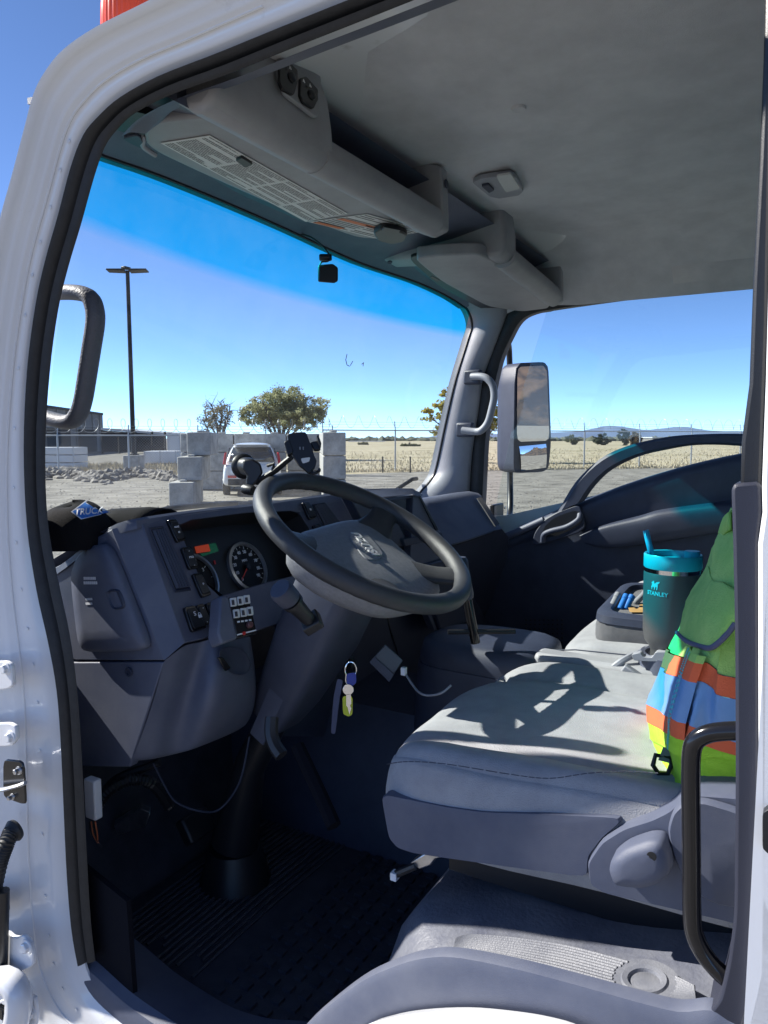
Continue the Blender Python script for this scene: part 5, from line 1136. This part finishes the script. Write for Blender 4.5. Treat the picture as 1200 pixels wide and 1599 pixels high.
# parked white SUV, seen from behind
M_car = mat('car_paint', (.80, .81, .82), .18, coat=1.0); M_cglass = mat('car_glass', (.02, .025, .03), .05, spec=.8); M_tail = mat('tail_light', (.55, .02, .02), .15, coat=.5)
def car(loc, az, label, group=None, paint=M_car, name='parked_car'):
    t = thing(name, label, 'car', loc, group); M = Matrix.Rotation(az-math.pi/2, 3, 'Z'); c = V(loc)
    def q(x, y, z): return c+M @ V((x, y, z))
    def sec(y, w, zb, zm, zt_, wt): return [q(-w*.92, y, zb), q(-w, y, zb+.12), q(-w, y, zm), q(-w*.95, y, zt_-.04), q(-wt, y, zt_), q(wt, y, zt_), q(w*.95, y, zt_-.04), q(w, y, zm), q(w, y, zb+.12), q(w*.92, y, zb)]
    S_ = [(-.02, .80, .42, .62, .80, .7), (.02, .88, .32, .62, .98, .78), (.12, .92, .27, .62, 1.05, .82), (.7, .93, .25, .6, 1.06, .84), (2.4, .93, .25, .6, 1.04, .84), (3.5, .92, .25, .58, 1.0, .8), (4.2, .86, .28, .55, .88, .7), (4.45, .7, .36, .5, .72, .5)]
    b = MB().grid([sec(*s) for s in S_], cu=True, cap=True).build('body', paint, t, sub=1)
    gh_ = [(.10, .80, 1.02), (.22, .79, 1.18), (.42, .72, 1.50), (.62, .64, 1.62), (1.3, .64, 1.67), (2.2, .63, 1.65), (2.8, .62, 1.52), (3.45, .74, 1.0)]
    MB().grid([[q(-w*1.05, y, 1.0), q(-w, y, lerp(1.0, z, .75)), q(-w*.9, y, z-.03), q(-w*.7, y, z), q(0, y, z+.03), q(w*.7, y, z), q(w*.9, y, z-.03), q(w, y, lerp(1.0, z, .75)), q(w*1.05, y, 1.0)] for y, w, z in gh_], cap=True).build('roof', paint, t, sub=1)
    MB().grid([[q(x, y, z) for x in (-w, -w*.5, 0, w*.5, w)] for y, z, w in ((.10, 1.08, .70), (.26, 1.3, .66), (.43, 1.52, .58))]).build('rear_window', M_cglass, t, solid=.02)
    MB().box(q(0, .50, 1.60), (1.15, .28, .04), M).build('spoiler', paint, t, bevel=.015)
    for s in (-1, 1):
        MB().prism([q(s*.80, .035, .98), q(s*.9, .03, 1.0), q(s*.84, .16, 1.36), q(s*.77, .2, 1.37)], M @ V((0, .08, 0))).build('tail_light', M_tail, t, bevel=.02)
        MB().box(q(s*.62, -.03, .62), (.26, .04, .08), M).build('reflector', M_tail, t, bevel=.01)
        MB().prism([q(s*.80, .75, 1.1), q(s*.80, 2.6, 1.1), q(s*.72, 2.3, 1.5), q(s*.72, 1.0, 1.5)], M @ V((-s*.02, 0, 0))).build('side_window', M_cglass, t)
        for y in (.85, 3.55):
            w_ = MB().lathe([(.2, -.1), (.33, -.11), (.345, -.06), (.345, .06), (.33, .11), (.2, .1)], q(s*.82, y, .345), M @ V((1, 0, 0)), 24).build('wheel', M_rubber, t)
            MB().lathe([(.2, .0), (.19, .02), (.05, .03)], q(s*.92, y, .345), M @ V((s, 0, 0)), 16).build('rim', M_alu, w_)
    MB().box(q(0, -.005, .82), (.5, .03, .14), M).build('number_plate', M_letter, t, bevel=.005)
    MB().box(q(0, .0, .45), (1.5, .05, .2), M).build('bumper_insert', M_black, t, bevel=.02)
    return t
cl0 = Z(395, 685+1.8*1150/23.0, GZ)
car(cl0, R(40), 'white SUV parked in the block bin seen from behind')

# lamp post
lc = G(210, 737)
lp = thing('lamp_post', 'tall black twin headed lot light on a white concrete base', 'lamp post', (lc.x, lc.y, GZ))
ld = (lc-CAM).dot(cf); top_h = (684.7-431)/1150*ld+1.8
M_dkm = mat('dark_bronze', (.03, .028, .026), .45, .6)
MB().box((lc.x, lc.y, GZ+.45), (.85, .85, .9), Matrix.Rotation(R(25), 3, 'Z')).build('base', M_conc, lp, bevel=.03)
MB().tube([(lc.x, lc.y, GZ+.9), (lc.x, lc.y, GZ+top_h)], [.13, .10], 8).build('pole', M_dkm, lp)
MB().box((lc.x, lc.y, GZ+.95), (.4, .4, .08)).build('base_cover', M_dkm, lp, bevel=.01)
for s in (-1, 1): MB().prism([V((lc.x, lc.y, GZ+top_h))+cr*s*a+V((-.25*math.cos(R(30)), -.25*math.sin(R(30)), b)) for a, b in ((.12, -.04), (1.05, .0), (1.05, .07), (.12, .07))], cf*.5).build('lamp_head', M_dkm, lp, bevel=.01)
MB().box((lc.x-.1, lc.y, GZ+top_h+.12), (.4, .3, .12)).build('sensor', M_dkm, lp, bevel=.02)

# chain link fences with razor coils
M_galv = mat('galvanised', (.42, .43, .44), .45, .7); M_wire = mat('fence_wire', (.33, .34, .36), .5, .5)
def fence(A, B, h, label, step, coil, diam=.13, arm=True):
    A = V((A.x, A.y, GZ)); B = V((B.x, B.y, GZ)); d = (B-A); Ln = d.length; d.normalize(); n = V((-d.y, d.x, 0))
    t = thing('chain_link_fence', label, 'fence', A); k = max(1, round(Ln/step))
    for i in range(k+1):
        p = A+d*(Ln*i/k); po = MB().tube([p, p+V((0, 0, h+.02))], .045, 8).build('post', M_galv, t)
        if arm: MB().tube([p+V((0, 0, h)), p+V((0, 0, h+.5))+n*.12], .03, 6).build('barb_arm', M_galv, po)
    MB().tube([A+V((0, 0, h)), B+V((0, 0, h))], .035, 6).build('rail', M_galv, t)
    m = MB(); q = int(Ln/diam); nh = int(h/diam)
    def thin(a, b, w=.0042):
        s = d*w; m.add([a-s, a+s, b+s, b-s], [(0, 1, 2, 3)])
    for i in range(-nh, q):
        a0 = max(0, -i); b0 = min(nh, q-i)
        if b0 > a0: thin(A+d*diam*(i+a0)+V((0, 0, a0*diam)), A+d*diam*(i+b0)+V((0, 0, b0*diam))); thin(A+d*(Ln-diam*(i+a0))+V((0, 0, a0*diam)), A+d*(Ln-diam*(i+b0))+V((0, 0, b0*diam)))
    o = m.build('chain_link', M_wire, t, smooth=False, fix=False); o['kind'] = 'stuff'
    for z in (.16, .30, .44): MB().tube([A+V((0, 0, h+z))+n*z*.24, B+V((0, 0, h+z))+n*z*.24], .006, 4).build('barbed_wire', M_wire, t)
    pts = []; r_ = coil[0]; pitch = coil[1]; N_ = int(Ln/pitch*14)
    for i in range(N_+1): a = 2*math.pi*i/14; pts.append(A+d*(Ln*i/N_)+V((0, 0, h+.12+r_+r_*math.sin(a)))+n*r_*.9*math.cos(a)+d*r_*.5*math.cos(a))
    MB().tube(pts, .011, 4).build('razor_coil', M_wire, t)
    return t
fence(G(-20, 744), G(520, 741), 1.95, 'chain link fence with razor wire behind the rock heap and lamp post', 3.6, (.34, .62))
fence(G(505, 737), G(1420, 722), 2.25, 'chain link fence along the dry field seen through both windows', 4.2, (.34, .9))

# trees
def tree(name, base, label, cat, limbs, crowns, leaf, n, ls, group=None, trunk_r=.22, bark=(.10, .08, .065), bare=0):
    t = thing(name, label, cat, base, group); b0 = V(base)
    Mb = mat('bark', bark, .9, col2=(bark[0]*.6, bark[1]*.6, bark[2]*.6), nscale=4)
    br = MB()
    for (dx, dy, dz, r_) in limbs:
        e = b0+V((dx, dy, dz)); m1 = b0+V((dx*.25+rnd.uniform(-.2, .2), dy*.25, dz*.45)); pth = sm([b0+V((0, 0, -.2)), m1, lerp(m1, e, .55)+V((rnd.uniform(-.2, .2), 0, .1)), e], 4)
        br.tube(pth, [lerp(r_, .03, i/(len(pth)-1)) for i in range(len(pth))], 7)
        for k in range(14 if bare else 7):
            s = lerp(m1, e, rnd.uniform(.25, 1)); l = V((rnd.gauss(0, 1), rnd.gauss(0, 1), rnd.uniform(.1, 1.3))).normalized()*rnd.uniform(.5, 1.5)*dz*.16
            br.tube([s, s+l*.5+V((0, 0, .05)), s+l], [.035, .022, .008], 5)
            if bare:
                for q in range(4): w = V((rnd.gauss(0, 1), rnd.gauss(0, 1), rnd.uniform(0, 1))).normalized()*rnd.uniform(.3, .8); z_ = s+l*rnd.uniform(.3, 1); br.tube([z_, z_+w], [.012, .004], 3)
    br.build('trunk', Mb, t)
    lf = MB(); tot = sum(a*b*c for _, _, _, a, b, c in crowns)
    for (cx_, cy_, cz, a, b, c) in crowns:
        k = int(n*a*b*c/tot)
        # clumps inside the ellipsoid
        cl = []
        for i in range(max(8, int(k/45))):
            while 1:
                p = V((rnd.uniform(-1, 1), rnd.uniform(-1, 1), rnd.uniform(-1, 1)))
                if .25 < p.length < 1: break
            cl.append(V((p.x*a, p.y*b, p.z*c)))
        for i in range(k):
            q = cl[i % len(cl)]; p = b0+V((cx_, cy_, cz))+q+V((rnd.gauss(0, .17), rnd.gauss(0, .17), rnd.gauss(0, .13)))*min(a, c)*.9
            u = V((rnd.gauss(0, 1), rnd.gauss(0, 1), rnd.gauss(0, .7))).normalized(); w = u.orthogonal().normalized()
            w = (w*math.cos(i)+u.cross(w)*math.sin(i)); s = ls*rnd.uniform(.6, 1.3)
            lf.add([p-u*s, p+w*s*.45, p+u*s, p-w*s*.45], [(0, 1, 2, 3)])
    Ml = mat('leaves', leaf[0], .7, col2=leaf[1], nscale=.7)
    tl = Ml.node_tree.nodes['Principled BSDF']; tl.inputs['Subsurface Weight'].default_value = 0
    if 1:
        tn = Ml.node_tree; pb = tn.nodes['Principled BSDF']; tr2 = tn.nodes.new('ShaderNodeBsdfTranslucent'); mx = tn.nodes.new('ShaderNodeMixShader'); mx.inputs[0].default_value = .45
        cs_ = pb.inputs['Base Color'].links[0].from_socket; tn.links.new(cs_, tr2.inputs[0]); tn.links.new(pb.outputs[0], mx.inputs[1]); tn.links.new(tr2.outputs[0], mx.inputs[2]); tn.links.new(mx.outputs[0], tn.nodes['Material Output'].inputs[0])
    if n: o = lf.build('crown', Ml, t, smooth=False, fix=False); o['kind'] = 'stuff'
    return t
def far(u, depth): p = Z(u, 690, GZ); r = ray(u, 684.5); q = CAM+r*depth; return V((q.x, q.y, GZ))
tb = far(436, 62); rgt = V((cr.x, cr.y, 0)).normalized(); fw = V((-rgt.y, rgt.x, 0))
def lm(u, v, d0, b, r_, dp=0): p = D(u, v, d0)-b; p += fw*dp; return (p.x, p.y, p.z, r_)
def crn(u, v, d0, b, ru, rv, dp=0): p = D(u, v, d0)-b+fw*dp; k = d0/1150; return (p.x, p.y, p.z, ru*k, ru*k, rv*k)
tree('tree', tb, 'big bushy olive green tree behind the block bin', 'tree', [lm(400,640,62,tb,.2), lm(430,622,62,tb,.24), lm(455,618,62,tb,.22,1), lm(480,632,62,tb,.2), lm(500,640,62,tb,.15), lm(415,630,62,tb,.18,-1.5)],
     [crn(405,648,62,tb,30,20), crn(425,630,62,tb,32,24), crn(452,625,62,tb,28,22), crn(440,648,62,tb,40,22,1), crn(478,640,62,tb,30,20), crn(498,640,62,tb,19,20), crn(388,652,62,tb,16,14), crn(470,655,62,tb,36,16,-1)], ((.25, .27, .14), (.44, .43, .25)), 20000, .12)
tb = far(342, 58)
tree('tree', tb, 'thin nearly bare grey tree left of the big green tree', 'tree', [lm(318,640,58,tb,.12), lm(330,630,58,tb,.14), lm(345,628,58,tb,.14), lm(360,636,58,tb,.12), lm(352,645,58,tb,.1,1), lm(322,655,58,tb,.1,-1)],
     [crn(340,650,58,tb,30,22)], ((.2, .18, .11), (.28, .25, .16)), 1300, .10, bare=1, bark=(.16, .14, .12))
tb = far(740, 55)
tree('tree', tb, 'yellowing autumn tree partly hidden by the windscreen pillar', 'tree', [lm(700,605,55,tb,.2), lm(690,640,55,tb,.18), lm(735,590,55,tb,.24), lm(770,620,55,tb,.2), lm(672,652,55,tb,.12), lm(790,650,55,tb,.14)],
     [crn(705,612,55,tb,16,18), crn(685,645,55,tb,22,14), crn(712,640,55,tb,26,20), crn(745,610,55,tb,34,28), crn(772,655,55,tb,24,24), crn(700,672,55,tb,24,12), crn(668,655,55,tb,9,8)], ((.45, .36, .06), (.27, .27, .08)), 7000, .15)
for i, (u, d0, v, w, lbl, col) in enumerate([(975,190,669,11,'pointed dark evergreen standing beyond the field fence, right of the mirror', ((.03,.045,.025),(.06,.075,.04))),(992,185,675,13,'rusty brown round tree right of the pointed evergreen beyond the field', ((.16,.11,.06),(.11,.09,.05))),(940,200,678,16,'low dark green tree left of the pointed evergreen beyond the field', ((.045,.06,.035),(.08,.09,.05))),(894,210,681,14,'pale olive bush beyond the field next to the mirror', ((.10,.11,.06),(.15,.15,.08))),(640,170,695,18,'round green bush far out on the dry field seen through the windscreen', ((.06,.075,.03),(.11,.12,.05))),(567,210,692,9,'yellow green bush far off near the bin wall', ((.13,.13,.05),(.17,.16,.07)))]):
    b = far(u, d0); k = d0/1150; ht = (685-v)*k+1.8
    tree('tree' if i < 3 else 'bush', b, lbl, 'tree' if i < 3 else 'bush', [(0, 0, max(1, ht*.8), .2), (.6, 0, max(.8, ht*.6), .15)], [(0, 0, ht*.55, w*k*(.6 if i == 0 else .9), w*k*.8, ht*.45), (w*k*.4, 0, ht*.35, w*k*.7, w*k*.7, ht*.35)], col, 1600, .42)
tl_ = MB()
for i in range(900):
    u = rnd.uniform(300, 1250); d0 = rnd.uniform(500, 700); p = far(u, d0); vs, fs = ico(p, rnd.uniform(1.5, 3.2), 1, .3, (1.5, 1.5, 1)); tl_.add(vs, fs)
M_tl = mat('far_foliage', (.07, .085, .06), .95, col2=(.13, .13, .09), nscale=.05)
tag(tl_.build('far_treeline', M_tl, smooth=False), 'distant grey green treeline along the horizon', 'treeline', kind='stuff')

# buildings, trailers and crates on the left, sheds far off
M_wall = mat('grey_cladding', (.16, .155, .15), .8, col2=(.2, .195, .19), nscale=2); M_roofm = mat('pale_roof', (.5, .52, .54), .5); M_drk = mat('shed_dark', (.015, .015, .018), .8)
def wallbox(u0, u1, vt, d0, dp, name, m, par, z0=0):
    a, b = far(u0, d0), far(u1, d0); h = (684.7-vt)*d0/1150+1.8; c = (a+b)/2+fw*dp/2; return MB().box((c.x, c.y, GZ+(z0+h)/2), ((b-a).length, dp, h-z0), Matrix((rgt, fw, V((0, 0, 1)))).transposed()).build(name, m, par)
hb_ = thing('building', 'grey flat roofed hangar at the left behind the fence', 'building', far(60, 90))
wa_, wb_, wc_, wd_ = far(-140, 52), far(162, 108), far(120, 150), far(-300, 110)
def hz_(p, h): return V((p.x, p.y, GZ+h))
MB().prism([hz_(p, -.5) for p in (wa_, wb_, wc_, wd_)], (0, 0, 5.7)).build('wall', M_wall, hb_)
MB().prism([hz_(p, 5.2) for p in (far(-142, 51.7), far(163, 107.6), wc_, wd_)], (0, 0, .3)).build('roof_edge', M_drk, hb_)
for i in range(14): p = lerp(far(-140, 51.9), far(162, 107.8), (i+.5)/14); MB().tube([hz_(p, .1), hz_(p, 5.18)], .06, 4).build('cladding_rib', M_wall, hb_)
for s_ in (.35, .62, .85): a_, b_ = lerp(far(-140, 51.8), far(162, 107.6), s_-.08), lerp(far(-140, 51.8), far(162, 107.6), s_+.08); MB().prism([hz_(a_, 0), hz_(b_, 0), hz_(b_, 3.0), hz_(a_, 3.0)], fw*.1).build('door', M_drk, hb_)
cn_ = thing('canopy', 'long open sided shed roof with pale edge right of the hangar', 'shed', far(210, 85))
a, b = D(158, 668, 85), D(259, 676, 92); bh = V((0, 0, 1))
MB().prism([a, b, b+fw*14, a+fw*14], (0, 0, -.25)).build('roof', M_roofm, cn_)
MB().prism([a-bh*.26-fw*.05, b-bh*.26-fw*.05, b-bh*1.0-fw*.05, a-bh*.9-fw*.05], fw*.1).build('fascia', M_drk, cn_)
a2, b2 = far(158, 98), far(259, 105)
MB().prism([V((a2.x, a2.y, GZ)), V((b2.x, b2.y, GZ)), V((b2.x, b2.y, GZ+2.6)), V((a2.x, a2.y, GZ+2.6))], fw*.2).build('back_wall', M_drk, cn_)
for u in (160, 186, 212, 238, 258): p = far(u, 88); MB().box((p.x, p.y, GZ+1.3), (.2, .2, 2.6)).build('column', M_drk, cn_)
M_wht = mat('white_panel', (.68, .69, .70), .5, col2=(.6, .61, .62), nscale=.8)
def crate(u0, u1, v0, v1, d0, dp, label, bands, cat='container'):
    h0 = (684.7-v1)*d0/1150+1.8; h1 = (684.7-v0)*d0/1150+1.8; a, b = far(u0, d0), far(u1, d0); t = thing('white_container', label, cat, (a+b)/2); MM = Matrix((rgt, fw, V((0, 0, 1)))).transposed()
    c = (a+b)/2+fw*dp/2; h0 = max(0, h0)
    for i in range(bands):
        MB().box((c.x, c.y, GZ+lerp(h0, h1, (i+.5)/bands)), ((b-a).length, dp, (h1-h0)/bands-.04), MM).build('panel', M_wht, t, bevel=.02)
    for s in (.0, .5, 1.0): p = lerp(a, b, s)-fw*.02; MB().box((p.x, p.y, GZ+(h0+h1)/2), (.06, .04, h1-h0), MM).build('rib', M_roofm, t)
    if h0 < .6: MB().box((c.x, c.y, GZ+max(.1, h0/2)), ((b-a).length*.98, dp*.9, max(.2, h0)), MM).build('skid', M_drk, t)
crate(20, 114, 698, 735, 41, 2, 'white slatted container behind the fence at the left edge of the windscreen', 3)
crate(225, 274, 704, 724, 48, 2, 'low white container behind the fence right of the lamp post', 1)
crate(262, 300, 680, 706, 60, 3, 'white box trailer standing beside the left block stack', 1, 'trailer')
for u0, u1, v0, d0, nm in ((545, 600, 690, 420, 'long pale low shed on the horizon right of the bin'), (596, 700, 691, 460, 'long grey shed roof on the horizon left of the pillar'), (1020, 1060, 684, 420, 'small pale shed on the horizon under the hills')):
    s_ = thing('far_shed', nm, 'shed', far((u0+u1)/2, d0)); wallbox(u0, u1, v0, d0, 20, 'wall', M_wall, s_)
    wallbox(u0-1, u1+1, v0-1.5, d0-.5, 22, 'roof', M_roofm, s_, (684.7-v0)*d0/1150+1.8)
# short field stakes beyond the fence
for u, nm in ((598, 'short dark stake in the dry grass left of the fence post'), (641, 'short dark stake in the dry grass right of the fence post')):
    p = G(u, 738); s_ = MB().box((p.x, p.y, GZ+.42), (.06, .06, .86)).build('stake', M_dkm); tag(s_, nm, 'stake', 'stakes in the field')
